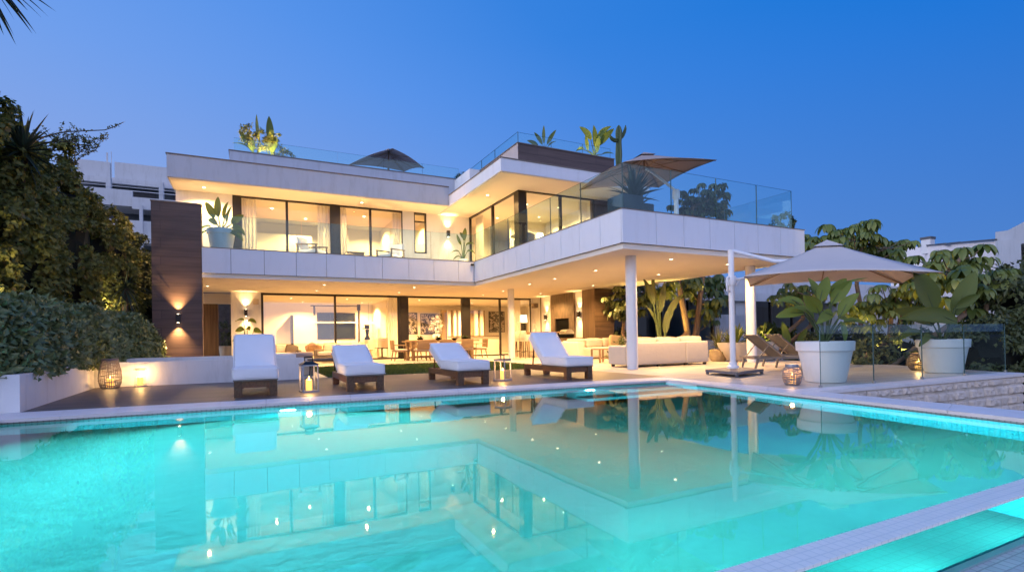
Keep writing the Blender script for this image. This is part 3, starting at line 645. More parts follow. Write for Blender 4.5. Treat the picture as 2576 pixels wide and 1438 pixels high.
# rooms
for k,(x,y) in enumerate([(2.0,30.2),(4.9,30.2),(2.8,32.8),(6.2,32.8)]):
    downlight(x,y,3.355,['living room ceiling light behind the left pane','living room ceiling light behind the right pane','rear living room ceiling light on the left','rear living room ceiling light by the sculpture'][k],100)
for k,(x,y) in enumerate([(9.0,30.0),(12.2,30.5),(14.4,30.3),(9.0,33.0),(13.1,31.8)]):
    downlight(x,y,3.355,['dining room ceiling light behind the dark post','kitchen ceiling light beside the slatted screen','kitchen ceiling light by the right jamb','rear dining room ceiling light over the pictures','rear kitchen ceiling light'][k],100)
for k,(x,y) in enumerate([(1.0,26.6),(2.6,28.2),(5.2,26.6),(5.9,28.6),(7.5,27),(11.6,21.3),(13.3,21.2),(11.5,24.3),(13.4,23.3)]):
    downlight(x,y,S2-.055,['left bedroom ceiling light near the curtain','left bedroom ceiling light over the bed','second bedroom ceiling light near the mullion','second bedroom ceiling light by the door','bathroom ceiling light behind the narrow window','corner room ceiling light nearest the dark post','corner room ceiling light beside the right pane','rear corner room ceiling light on the left','rear corner room ceiling light on the right'][k],70)

# added warm uplights, unseen behind the parapet, put in to brighten the eaves
def added_uplight(loc, label, e):
    t = thing('added_uplight', label, 'added light', loc, group='added balcony uplights')
    b = MB(); b.lathe([(.07,0),(.07,.02),(.05,.024),(.05,.01)], n=16, cap=False); b.build('ring', MAT['metal'], t)
    b = MB(); b.lathe([(.05,.012),(.001,.014)], n=16, cap=False); b.build('lens', MAT['lamp'], t)
    lamp('floor_lamp', 'SPOT', (0,0,.06), e, WARM, .05, t, (PI,0,0), 165, .5)
for k,x in enumerate((-1.2,1.2,3.6,6.0,8.2)): added_uplight((x,23.0,ZF), 'added uplight behind the balcony parapet, %s from the left end' % ('first','second','third','fourth','fifth')[k], 40)
for k,y in enumerate((22.6,20.6,18.6)): added_uplight((9.65,y,ZF), 'added uplight in the narrow side balcony, %s from the inner corner' % ('first','second','third')[k], 15)
# ------------------------------------------------------------------ poolside furniture
def lounger(loc, rz, ang, label):
    t = thing('sun_lounger', label, 'sun lounger', (*loc,0), rz, 'sun loungers beside the pool'); W = .36
    b = MB(); b.box(-W,-W+.06,0.02,2.2,.17,.295); b.box(W-.06,W,0.02,2.2,.17,.295); b.box(-W+.06,W-.06,.03,.10,.17,.29); b.box(-W+.06,W-.06,2.12,2.19,.17,.29)
    for k in range(9): b.box(-W+.062,W-.062,.16+k*.21,.24+k*.21,.27,.292)
    b.build('frame', MAT['teak'], t, smooth=None)
    for sx in (-1,1):
        for y0 in (0,2.06):
            m_ = MB(); x0 = sx*W; m_.box(min(x0,x0-sx*.13)-.002,max(x0,x0-sx*.13)+.002,y0,y0+.14,0,.298); m_.build('leg', MAT['teak'], t, smooth=None)
    b = MB(); b.rbox(-.39,.39,-.04,1.17,.315,.535,.055,4,.018); b.build('seat_cushion', MAT['cushion'], t)
    sc_ = t.children[-1]; b = MB()
    for z_ in (.335,.518): b.tube([(-.385,-.03,z_),(.385,-.03,z_),(.395,-.02,z_),(.395,1.15,z_),(.385,1.165,z_),(-.385,1.165,z_),(-.395,1.15,z_),(-.395,-.02,z_),(-.385,-.03,z_)], .007, 6, cap=False)
    b.build('piping', MAT['cushion'], sc_)
    b = MB(); b.box(-.375,.375,-.03,1.16,.3,.318); b.build('cushion_base', MAT['coping'], t, smooth=None)
    M_ = Matrix.Translation((0,1.17,.335)) @ Matrix.Rotation(R(ang),4,'X')
    b = MB(); b.rbox(-.385,.385,.01,.98,0,.215,.055,4,.018,M_); bc_ = b.build('back_cushion', MAT['cushion'], t); b = MB()
    for z_ in (.018,.198): b.tube([M_ @ Vector(p) for p in ((-.38,.02,z_),(.38,.02,z_),(.39,.03,z_),(.39,.96,z_),(.38,.972,z_),(-.38,.972,z_),(-.39,.96,z_),(-.39,.03,z_),(-.38,.02,z_))], .007, 6, cap=False)
    b.build('piping', MAT['cushion'], bc_)
    b = MB(); e = M_ @ Vector((0,.95,-.02))
    for sx in (-.3,.3): b.beam(M_ @ Vector((sx,0,-.03)), M_ @ Vector((sx,.95,-.03)), .05, .035); b.beam(M_ @ Vector((sx,.7,-.05)), (sx,1.17+.7*math.cos(R(ang))+.12,.27), .03, .03)
    for k in range(4): b.beam(M_ @ Vector((-.3,.15+k*.24,-.02)), M_ @ Vector((.3,.15+k*.24,-.02)), .07, .02)
    b.build('back_frame', MAT['teak'], t, smooth=None)
    return t
lounger((.09,10.80), R(0), 47, 'white cushioned lounger with its backrest most upright, left of the tall dark topped lantern')
lounger((2.07,10.68), R(-.5), 24, 'white cushioned lounger with low backrest, right of the tall dark topped lantern')
lounger((4.36,10.56), R(-1), 24, 'white cushioned lounger with low backrest, left of the pale framed lantern')
lounger((6.98,10.33), R(-1), 43, 'white cushioned lounger with raised backrest nearest the pool corner')

def candle(t, r=.055, h=.2, z=.03, e=3.0):
    b = MB(); b.lathe([(r,0),(r*1.02,h*.5),(r,h),(r*.8,h+.004),(r*.6,h-.012)], (0,0,z), 20); c = b.build('candle', MAT['candle'], t)
    b = MB(); b.lathe([(.004,0),(.014,.02),(.010,.045),(.001,.075)], (0,0,z+h-.005), 10, cap=False); b.build('flame', MAT['flame'], c)
    lamp('candle_lamp', 'POINT', (0,0,z+h+.07), e, (1,.55,.18), .04, t)
M_lglass = glassmat('lantern_glass', (.93,.92,.90), 1.35)
def box_lantern(loc, rz, label, w, h, mat, topmat, roof):
    t = thing('candle_lantern', label, 'lantern', loc, rz, 'candle lanterns around the pool')
    b = MB(); s = w/2; p = .022
    for sx in (-1,1):
        for sy in (-1,1): b.box(sx*s-p*(sx>0),sx*s+p*(sx<0),sy*s-p*(sy>0),sy*s+p*(sy<0),.03,h)
    for sx in (-1,1): b.box(sx*s-p*(sx>0),sx*s+p*(sx<0),-s+p,s-p,h-.03,h); b.box(-s+p,s-p,sx*s-p*(sx>0),sx*s+p*(sx<0),h-.03,h)
    b.build('frame', mat, t, smooth=None)
    b = MB(); b.box(-s-.012,s+.012,-s-.012,s+.012,0,.03); b.build('base', mat, t, smooth=None)
    b = MB(); q = s-.011
    for a_, c_ in (((-q,-q),(q,-q)),((q,-q),(q,q)),((q,q),(-q,q)),((-q,q),(-q,-q))):
        b.add([(*a_,.03),(*c_,.03),(*c_,h-.03),(*a_,h-.03)], [(0,1,2,3)])
    b.build('glass', M_lglass, t, smooth=None)
    b = MB()
    if roof: b.add([(-s-.02,-s-.02,h),(s+.02,-s-.02,h),(s+.02,s+.02,h),(-s-.02,s+.02,h),(-s*.45,-s*.45,h+.06),(s*.45,-s*.45,h+.06),(s*.45,s*.45,h+.06),(-s*.45,s*.45,h+.06)], [(3,2,1,0),(4,5,6,7),(0,1,5,4),(1,2,6,5),(2,3,7,6),(3,0,4,7)])
    else: 
        b.box(-s-.005,s+.005,-s-.005,s+.005,h,h+.014)
    b.build('lid', topmat, t, smooth=None)
    b = MB(); zz = h+(.06 if roof else .014)
    b.tube([(-s*.5,0,zz),(-s*.5,0,zz+.09),(s*.5,0,zz+.09),(s*.5,0,zz)], .013, 8); b.build('handle', topmat, t)
    candle(t, .06, .21, .03, 5.0); return t
box_lantern((1.05,11.2,0), R(8), 'tall zinc candle lantern with dark roof between the two left loungers', .30, .55, MAT['zinc'], MAT['frame'], True)
box_lantern((5.38,11.22,0), R(33), 'pale framed candle lantern with strap handle between the two right loungers', .30, .50, basic('pale_lantern_wood', (.42,.38,.37), .6, .15, 8), MAT['wicker'], False)
# woven lantern by the planter
def woven(loc, prof, label, nv, nh, mat, glassprof=None, e=5.0, rim=True, cand=(.06,.2)):
    t = thing('woven_lantern', label, 'lantern', loc, group='woven candle lanterns'); b = MB()
    def rad(z):
        for (r0,z0),(r1,z1) in zip(prof,prof[1:]):
            if z0 <= z <= z1: return r0+(r1-r0)*(z-z0)/(z1-z0)
        return prof[-1][0]
    Ht = prof[-1][1]
    for k in range(nv):
        a0 = 2*PI*k/nv; tw = random.uniform(-.12,.12)
        b.tube([(rad(z)*math.cos(a0+tw*z/Ht),rad(z)*math.sin(a0+tw*z/Ht),z) for z in np.linspace(0.01,Ht,9)], random.uniform(.005,.009), 5)
    for k in range(nh):
        z0 = .03+(Ht-.06)*k/(nh-1); ph = random.uniform(0,6); am = random.uniform(.004,.014)
        b.tube([((rad(z0)+.006)*math.cos(a_),(rad(z0)+.006)*math.sin(a_),z0+am*math.sin(3*a_+ph)) for a_ in np.linspace(0,2*PI,29)], random.uniform(.004,.008), 5, cap=False)
    b.build('weave', mat, t)
    if rim:
        b = MB(); r0 = prof[-1][0]; b.lathe([(r0+.012,0),(r0+.016,.018),(r0+.010,.04),(r0-.012,.04),(r0-.014,0)], (0,0,Ht-.02), 28, cap=False); b.build('rim', mat, t)
        b = MB(); b.lathe([(prof[0][0],0),(prof[0][0]+.008,.012),(prof[0][0],.02)], (0,0,0), 28); b.build('base', mat, t)
    candle(t, cand[0], cand[1], .02, e); return t
M_rattan = basic('grey_rattan', (.17,.15,.15), .75, .3, 30)
woven((-2.93,15.12,0), [(.16,0),(.205,.10),(.225,.22),(.205,.42),(.165,.58),(.15,.67)], 'big woven rattan lantern in the corner of the white planter wall', 30, 26, M_rattan, e=7, cand=(.075,.2))
t = woven((9.42,6.62,0), [(.115,0),(.145,.06),(.172,.17),(.165,.25),(.13,.33),(.105,.35)], 'rounded glass and wire lantern on the coping beside the big white pot', 34, 22, basic('wire', (.25,.21,.20), .5, .2, 20), e=5, cand=(.07,.17))
b = MB(); b.lathe([(.107,.02),(.138,.065),(.164,.17),(.157,.25),(.123,.325),(.098,.345)], n=32, cap=False); b.build('glass', glassmat('blush_glass', (.95,.92,.90), 1.35), t)
b = MB(); b.lathe([(.112,.0),(.118,.02),(.112,.06),(.10,.06),(.10,0)], (0,0,.345), 28, cap=False); b.build('collar', MAT['zinc'], t)
woven((15.3,7.25,0), [(.15,0),(.21,.07),(.25,.18),(.24,.27),(.18,.37),(.15,.42)], 'round woven lantern on the terrace left of the right hand white pot', 32, 22, MAT['wicker'], e=8, cand=(.08,.2))
# glass jar lantern
t = thing('jar_lantern', 'small glass jar lantern with wire handle in front of the low white wall', 'lantern', (-2.37,15.25,0), group='candle lanterns around the pool')
b = MB(); b.lathe([(.12,.0),(.128,.03),(.125,.12),(.105,.30),(.092,.38),(.09,.40)], n=28, cap=False); b.build('glass', M_lglass, t)
b = MB(); b.lathe([(.122,0),(.132,.012),(.126,.024)], n=28); b.build('base', MAT['zinc'], t)
b = MB(); b.lathe([(.096,0),(.10,.012),(.096,.028),(.086,.028)], (0,0,.395), 24, cap=False); b.tube([(-.1,0,.40),(-.135,0,.41),(-.10,.0,.435),(0,0,.44),(.10,0,.435),(.135,0,.41),(.1,0,.40)], .008, 6); b.build('handle', MAT['zinc'], t)
candle(t, .06, .2, .02, 5)

# ---------------- white planter walls on the left
t = thing('planter_wall', 'white rendered planter wall holding the clipped hedge', 'planter', (-3.2,13,0))
b = MB(); b.prism([(-3.16,10.53),(-3.32,15.5),(-2.75,21.4),(-2.9,21.5),(-3.48,15.6),(-3.31,10.69),(-9,10.69),(-9,10.53)], -.4, .58); b.build('wall', MAT['render'], t, world=True, smooth=None)
b = MB(); b.prism([(-3.31,10.7),(-3.48,15.6),(-2.92,21.5),(-9,22),(-9,10.7)], -.4, .50); b.build('soil', MAT['soil'], t, world=True, smooth=None)
t = thing('garden_wall', 'low white rendered wall behind the upright lounger and corner lanterns', 'wall', (-1,15.4,0))
b = MB(); b.prism([(-3.31,15.52),(1.30,15.18),(1.31,15.36),(-3.31,15.70)], -.3, .585); b.build('wall', MAT['render'], t, world=True, smooth=None)
t = thing('garden_wall', 'second low white wall farther back, ending beside the wicker ottoman', 'wall', (-1,17.9,0))
b = MB(); b.prism([(-3.31,17.9),(1.28,17.7),(1.29,17.9),(-3.31,18.1)], -.1, .625); b.box(.6,1.29,17.7,20.0,-.1,.62); b.build('wall', MAT['render'], t, world=True, smooth=None)

# ---------------- parasols
def parasol(name, label, corners, apex, mat, sag=.10, ribmat=None, vent=True, ribs=True):
    c = sum((Vector(p) for p in corners), Vector())/4
    t = thing(name, label, 'parasol', (c.x,c.y,0)); ap = Vector(apex); b = MB(); n = 10; V = []; 
    for k in range(4):
        p, q = Vector(corners[k]), Vector(corners[(k+1)%4]); base = len(b.v); vs = []; fs = []
        for i in range(n+1):
            for j in range(n+1):
                u_ = i/n; v_ = j/n
                e = p.lerp(q, v_)+Vector((0,0,1))*.10*math.sin(PI*v_)      # hem lifts between the corners
                pt = ap.lerp(e, u_); pt.z -= sag*math.sin(PI*u_)*.6*(.4+.6*math.sin(PI*v_)); vs.append(pt)
        for i in range(n):
            for j in range(n): a_ = i*(n+1)+j; fs.append((a_,a_+n+1,a_+n+2,a_+1))
        b.add(vs, fs)
    ob = b.build('canopy', mat, t, world=True, smooth=24)
    sol = ob.modifiers.new('thickness','SOLIDIFY'); sol.thickness = .012
    if vent:
        b = MB(); vs = [ap+Vector((0,0,.07))]; 
        for k in range(4): 
            d_ = (Vector(corners[k])-ap)*.17; vs.append(ap+d_+Vector((0,0,.045)))
        b.add(vs, [(0,1,2),(0,2,3),(0,3,4),(0,4,1)]); b.build('vent_cap', mat, t, world=True, smooth=None)
    if ribs:
        hub = ap-Vector((0,0,.16)); hl = ap-Vector((0,0,.55))
        for k in range(8):
            e = Vector(corners[k//2]) if k%2 == 0 else (Vector(corners[k//2])+Vector(corners[(k//2+1)%4]))/2+Vector((0,0,.10))
            b = MB(); x = hub.lerp(e-Vector((0,0,.03)), .99); mid = hub.lerp(x,.5)-Vector((0,0,.05)); b.tube([hub,mid,x], .013, 6); b.tube([hl,mid], .010, 6); b.build('rib', ribmat or MAT['oak'], t, world=True)
        b = MB(); b.tube([ap+Vector((0,0,.03)),hl-Vector((0,0,.06))], .03, 10); b.lathe([(.05,-.03),(.06,0),(.05,.03)], tuple(hl), 14); b.build('hub', ribmat or MAT['oak'], t, world=True)
    return t
AP = (13.19,8.23,3.30)
t = parasol('cantilever_parasol', 'large square ivory cantilever parasol on a white mast and dark slab by the pool', [(15.83,7.85,2.31),(13.57,10.87,2.46),(10.55,8.61,2.38),(12.81,5.59,2.21)], AP, MAT['canvas'])
b = MB(); q_ = [(10.36,9.66),(10.06,8.44),(11.48,8.83),(11.85,10.0)]
b.prism(q_, .06, .125); b.build('base_slab', MAT['granite'], t, world=True, smooth=None)
for p_ in q_:
    b = MB(); x_ = p_[0]+(10.95-p_[0])*.07; y_ = p_[1]+(9.25-p_[1])*.07; b.lathe([(.035,0.002),(.045,.03),(.03,.06)], (x_,y_,0), 12); b.build('caster', MAT['granite'], t, world=True, smooth=40)
mx_, my_ = 11.24, 9.55
b = MB(); b.lathe([(.15,.125),(.15,.17),(.13,.19),(.105,.2),(.10,.27),(.075,.28)], (mx_,my_,0), 28); b.build('mast_foot', MAT['whitemetal'], t, world=True, smooth=40)
b = MB(); b.tube([(mx_,my_,.2),(mx_,my_,3.2)], .072, 20); b.build('mast', MAT['whitemetal'], t, world=True, smooth=40)
b = MB(); b.tube([(mx_-.03,my_,3.15),(mx_+.05,my_-.03,3.17),(12.2,9.0,2.88),(AP[0],AP[1],AP[2]-.45)], .05, 12); b.build('arm', MAT['whitemetal'], t, world=True, smooth=40)
b = MB(); b.tube([(mx_+.0,my_,2.42),(11.75,9.28,2.50),(12.3,8.95,2.62)], .03, 10); b.lathe([(.105,2.28),(.11,2.30),(.11,2.50),(.105,2.52)], (mx_,my_,0), 24); b.build('slider', MAT['whitemetal'], t, world=True, smooth=40)
b = MB(); b.tube([(mx_-.10,my_-.02,2.48),(mx_-.20,my_-.04,2.46),(mx_-.22,my_-.04,2.3),(mx_-.2,my_-.04,2.14),(mx_-.10,my_-.02,2.12)], .025, 10); b.tube([(mx_+.1,my_-.05,2.48),(mx_+.2,my_-.1,2.42),(mx_+.12,my_-.05,2.28)], .018, 8); b.build('crank', MAT['whitemetal'], t, world=True, smooth=40)
t = parasol('terrace_parasol', 'taupe parasol tilted over the upper terrace behind the glass corner', [(15.37,16.63,7.20),(11.79,17.26,6.86),(11.16,13.67,6.78),(14.74,13.04,7.14)], (13.30,15.15,7.82), basic('tan_canvas', (.42,.32,.27), .85, .05, 3, .12, 14))
b = MB(); b.tube([(14.35,14.6,4.43),(14.32,14.6,6.45)], .085, 14); b.tube([(14.33,14.6,6.40),(13.6,15.0,7.1),(13.30,15.15,7.3)], .05, 10); b.build('mast', MAT['whitemetal'], t, world=True, smooth=40)
b = MB(); b.lathe([(.12,6.1),(.14,6.15),(.14,6.4),(.10,6.45)], (14.33,14.6,0), 16); b.build('slider', MAT['whitemetal'], t, world=True, smooth=40)
t = parasol('roof_parasol', 'tilted dark taupe parasol on the roof terrace behind the glass', [(6.55,26.0,10.66),(8.45,26.87,10.18),(7.66,27.95,10.2),(4.72,28.02,10.2)], (6.6,27.1,10.95), MAT['canvas2'])
b = MB(); b.tube([(6.9,28.4,8.5),(6.9,28.4,10.4)], .06, 12); b.build('mast', MAT['frame'], t, world=True, smooth=40)

# ---------------- grey mesh sunbeds on the stone terrace
def sunbed(loc, rz, label):
    t = thing('sunbed', label, 'sunbed', (*loc,0), rz, 'taupe mesh sunbeds behind the white pots')
    b = MB(); 
    for y_ in (-.38,.38): b.beam((0,y_,.36),(2.15,y_,.34),.05,.06)
    b.beam((2.13,-.38,.34),(2.13,.38,.34),.05,.06); b.beam((.02,-.38,.36),(.02,.38,.36),.05,.06); b.build('frame', MAT['taupemetal'], t, smooth=None)
    for x_, dx_ in ((.12,-.1),(1.75,.12)):
        for y_ in (-.38,.38): b = MB(); b.beam((x_,y_,.34),(x_+dx_,y_,0),.05,.05); b.build('leg', MAT['taupemetal'], t, smooth=None)
    b = MB(); b.box(.85,2.1,-.36,.36,.355,.372); b.build('seat', MAT['taupe'], t, smooth=None)
    M_ = Matrix.Translation((.85,0,.36)) @ Matrix.Rotation(R(40),4,'Y')
    b = MB(); v = [M_ @ Vector(p) for p in ((0,-.36,0),(0,.36,0),(-.95,.36,0),(-.95,-.36,0),(0,-.36,.02),(0,.36,.02),(-.95,.36,.02),(-.95,-.36,.02))]; b.add(v, [(0,3,2,1),(4,5,6,7),(0,1,5,4),(1,2,6,5),(2,3,7,6),(3,0,4,7)]); b.build('backrest', MAT['taupe'], t, smooth=None)
    b = MB()
    for y_ in (-.38,.38): b.beam(M_ @ Vector((0,y_,.0)), M_ @ Vector((-.97,y_,.0)), .045, .045); b.beam(M_ @ Vector((-.55,y_,-.02)), (.15,y_,.36), .025, .025)
    b.build('back_frame', MAT['taupemetal'], t, smooth=None); return t
sunbed((12.2,9.9), R(-25), 'taupe mesh sunbed with raised back nearer the parasol mast')
sunbed((14.0,10.6), R(-25), 'taupe mesh sunbed half hidden behind the left white pot')
# ------------------------------------------------------------------ veranda furniture
CR = MAT['cream']
def cushion(name, t, x0, x1, y0, y1, z0, z1, mat=None, r=.05, M=None, puff=.03):
    b = MB(); b.rbox(x0,x1,y0,y1,z0,z1,r,3,puff,M); return b.build(name, mat or CR, t)
# long sofa with its back to the pool
t = thing('sofa', 'long cream sofa with its back to the pool, behind the front white column', 'sofa', (12.5,13.6,0), R(-2.2))
b = MB(); b.rbox(-1.72,.62,-.56,-.34,.07,.80,.05,4,.01); b.build('back_panel', CR, t)
b = MB(); b.rbox(.628,1.62,-.56,-.34,.07,.80,.05,4,.01); b.build('back_panel', CR, t)
b = MB(); b.rbox(-1.72,-1.50,-.34,.62,.07,.70,.05,4,.01); b.build('armrest', CR, t)
b = MB(); b.rbox(-1.50,1.62,-.34,.62,.07,.46,.05,4,.01); b.build('seat', CR, t)
for k,x0 in enumerate((-1.42,-.42,.58)): 
    cushion('back_cushion', t, x0,x0+.98,-.34,-.10,.46,.94,r=.07,M=Matrix.Rotation(R(random.uniform(-2,2)),4,'Y'))
for x_ in (-1.6,-.5,.65,1.5):
    for y_ in (-.48,.5): b = MB(); b.box(x_-.05,x_+.05,y_-.04,y_+.04,0.003,.07); b.build('foot', MAT['frame'], t, smooth=None)
# rear sofa facing the pool
t = thing('sofa', 'rear cream corner sofa facing the pool in front of the walnut pier', 'sofa', (14.9,19.9,0), R(-2))
b = MB(); b.rbox(-1.9,2.2,.45,.70,.08,.84,.06,4,.01); b.build('back_panel', CR, t)
b = MB(); b.rbox(-2.25,-1.9,-1.2,.7,.08,.80,.06,4,.01); b.build('armrest', CR, t)
b = MB(); b.rbox(-1.9,2.2,-.5,.45,.08,.52,.06,4,.01); b.build('seat', CR, t)
for k in range(4): cushion('back_cushion', t, -1.85+k*.95,-.95+k*.95,.18,.44,.52,.93,r=.08)
cushion('scatter_pillow', t, -1.8,-1.25,-.1,.08,.55,.98,r=.06,M=Matrix.Rotation(R(-14),4,'Y'))
cushion('scatter_pillow', t, .1,.72,-.2,-.02,.52,1.10,basic('sand_pillow', (.46,.34,.20), .9, .08, 8, .3, 20),.06,M=Matrix.Rotation(R(6),4,'Y'))
t = thing('side_table', 'small slatted teak side table between the two cream sofas', 'side table', (12.25,16.6,0))
b = MB()
for k in range(5): b.box(-.3,.3,-.3+k*.12,-.2+k*.12,.50,.54)
b.build('table_top', MAT['oak'], t, smooth=None)
for sx in (-.27,.27):
    for sy in (-.27,.27): b = MB(); b.box(sx-.03,sx+.03,sy-.03,sy+.03,0.003,.5); b.build('leg', MAT['oak'], t, smooth=None)
b = MB(); b.box(-.26,.26,-.28,-.24,.15,.19); b.box(-.26,.26,.24,.28,.15,.19); b.build('stretcher', MAT['oak'], t, smooth=None)
# dining set
M_weave = basic('woven_seat', (.24,.155,.08), .8, .25, 60, .4, 100)
t = thing('dining_table', 'long teak dining table laid with dishes in front of the dining room window', 'dining table', (8.65,25.2,0), R(1.5))
b = MB(); b.box(-1.85,1.85,-.62,.62,.90,.96); b.build('table_top', MAT['oak'], t, smooth=None)
for sx in (-1.6,1.5):
    for sy in (-.45,.45): b = MB(); b.box(sx-.07,sx+.07,sy-.07,sy+.07,0.003,.9); b.build('leg', MAT['oak'], t, smooth=None)
b = MB(); b.box(-1.55,1.45,-.05,.05,.12,.22); b.build('stretcher', MAT['oak'], t, smooth=None)
def dchair():
    t = thing('dining_chair', '', 'dining chair', (0,0,0), 0, 'woven dining chairs round the teak table')
    b = MB(); b.rbox(-.33,.33,-.32,.32,.50,.58,.03,3,.01); b.build('seat', CR, t)
    b = MB(); b.box(-.34,.34,-.33,.33,.44,.50); b.build('seat_frame', MAT['oak'], t, smooth=None)
    b = MB(); b.rbox(-.32,.32,.27,.35,.58,1.04,.035,3,0,Matrix.Translation((0,.0,0)) @ Matrix.Rotation(R(-5),4,'X')); b.build('backrest', M_weave, t)
    for sx in (-1,1):
        b = MB(); b.tube([(sx*.33,-.28,.46),(sx*.35,-.28,.74),(sx*.345,.0,.77),(sx*.32,.30,.76)], .024, 8); b.build('armrest', MAT['oak'], t)
        for y0,y1 in ((-.27,-.31),(.27,.36)): b = MB(); b.tube([(sx*.30,y0,.46),(sx*.33,y1,0.003)], [.034,.024], 8); b.build('leg', MAT['oak'], t)
    return t
dc = dchair()
spots = [(6.55,25.2,R(90),'woven dining chair at the left end of the teak table'),(7.35,24.25,R(180),'woven dining chair on the pool side of the table, nearest the left end'),
 (8.45,24.3,R(180),'woven dining chair on the pool side, in the middle of the table'),(9.6,24.35,R(180),'woven dining chair on the pool side, nearest the right end of the table'),
 (10.75,25.3,R(-90),'woven dining chair at the right end of the teak table'),(7.5,26.2,0,'woven dining chair on the house side, nearest the left end of the table'),(8.6,26.25,0,'woven dining chair on the house side, in the middle of the table'),(9.7,26.25,0,'woven dining chair on the house side, nearest the right end of the table')]
for i,(x,y,rz,lb) in enumerate(spots):
    o = dc if i == 0 else dup(dc,(x,y,0),rz)
    o.location = (x,y,0); o.rotation_euler = (0,0,rz); o['label'] = lb
for i,(x,y) in enumerate([(7.5,25.0),(8.5,25.15),(9.3,25.0),(10.0,25.3)]):
    t = thing('table_bowl', ['bowl of greenery at the left of the dining table','low bowl left of the middle of the dining table','low bowl right of the middle of the dining table','bowl of greenery at the right of the dining table'][i], 'bowl', (x,y,.962), group='bowls along the dining table')
    b = MB(); b.lathe([(.06,0),(.14,.05),(.17,.11),(.155,.11),(.12,.05),(.05,.02)], n=20); b.build('bowl', MAT['blackmat'], t)
    if i in (0,3,1):
        b = MB()
        for k in range(26): 
            a = random.uniform(0,2*PI); b.strip((.05*math.cos(a),.05*math.sin(a),.08),(math.cos(a),math.sin(a),random.uniform(.6,2)),random.uniform(.12,.28),.06,.4,.2,4,'leaf')
        b.build('foliage', leafmat('table_greens', (.03,.05,.015), (.06,.09,.03)), t)
# bar with stools
t = thing('bar_counter', 'pale outdoor bar counter in front of the barbecue wall', 'bar', (13.5,24.0,0))
b = MB(); b.box(13.2,13.9,22.5,26.2,0.003,1.24); b.build('counter', MAT['cream'], t, world=True, smooth=None)
b = MB(); b.box(13.05,14.0,22.4,26.3,1.242,1.31); b.build('worktop', MAT['oak'], t, world=True, smooth=None)
def stool():
    t = thing('bar_stool', '', 'bar stool', (0,0,0), R(90), 'upholstered bar stools along the outdoor bar')
    b = MB(); b.rbox(-.27,.27,-.26,.26,.84,.93,.03,3,.01); b.build('seat', CR, t)
    b = MB(); b.rbox(-.28,.28,.20,.28,.93,1.36,.035,3,.02); b.build('backrest', CR, t)
    for sx in (-1,1): b = MB(); b.rbox(sx*.25-.03,sx*.25+.03,-.12,.21,.93,1.18,.025,2); b.build('side_panel', CR, t)
    for sx in (-1,1):
        for y0,y1 in ((-.21,-.25),(.21,.25)): b = MB(); b.tube([(sx*.21,y0,.84),(sx*.25,y1,0.003)], [.03,.022], 8); b.build('leg', MAT['pier'], t)
    b = MB(); b.box(-.23,.23,-.25,-.21,.3,.33); b.box(-.23,.23,.21,.25,.3,.33); b.build('footrest', MAT['frame'], t, smooth=None); return t
st = stool()
for i,(x,y,lb) in enumerate([(12.42,23.0,'cream bar stool nearest the pool, just right of the rear column'),(12.62,24.0,'cream bar stool in the middle of the outdoor bar'),(12.8,25.1,'cream bar stool farthest back, close to the kitchen glass')]):
    o = st if i == 0 else dup(st,(x,y,0)); o.location = (x,y,0); o['label'] = lb
t = thing('barbecue_grill', 'round lidded steel barbecue grill on the stone counter', 'grill', (15.15,23.6,.985))
b = MB(); b.rbox(-.26,.26,-.34,.34,0,.2,.04,3); b.build('firebox', MAT['blackmat'], t)
b = MB(); 
v = []; 
for i in range(9):
    a = PI*i/8
    for y_ in (-.34,.34): v.append((-.27*math.cos(a),y_,.2+.25*math.sin(a)))
b.add(v, [(2*i,2*i+1,2*i+3,2*i+2) for i in range(8)]+[tuple(range(0,18,2))[::-1], tuple(range(1,18,2))]); b.build('lid', MAT['metal'], t)
b = MB(); b.tube([(-.29,-.25,.3),(-.34,-.25,.3),(-.34,.25,.3),(-.29,.25,.3)], .014, 8); b.build('handle', MAT['frame'], t)
t = thing('flower_vase', 'white flowers in a small vase on the bar before the barbecue', 'vase', (13.6,24.3,1.312))
b = MB(); b.lathe([(.05,0),(.075,.08),(.05,.17),(.06,.2)], n=16); b.build('vase', MAT['whitemetal'], t)
b = MB()
for k in range(34):
    a, e = random.uniform(0,2*PI), random.uniform(-.2,1.4); d_ = Vector((math.cos(a)*math.cos(e),math.sin(a)*math.cos(e),math.sin(e))); b.strip(Vector((0,0,.3))+d_*.05, d_, .11, .09, .3, .2, 3, 'leaf')
b.build('blossom', leafmat('white_petals', (.7,.66,.6), (.8,.77,.72), .6, .3), t)
t = thing('wall_speaker', 'small brown speaker on the cream wall right of the kitchen glass', 'speaker', (15.45,27.5,2.95))
b = MB(); b.rbox(-.16,.08,-.2,.2,-.14,.14,.02,2); b.build('cabinet', MAT['wicker'], t); b = MB(); b.box(.08,.12,-.05,.05,-.05,.05); b.build('bracket', MAT['frame'], t, smooth=None)
t = thing('wall_speaker', 'small cream speaker box beside the entrance wall lamp', 'speaker', (.28,27.55,2.95))
b = MB(); b.rbox(-.12,.12,-.1,.05,-.13,.13,.015,2); b.build('cabinet', basic('cream_plastic', (.5,.42,.33), .5, .05), t)
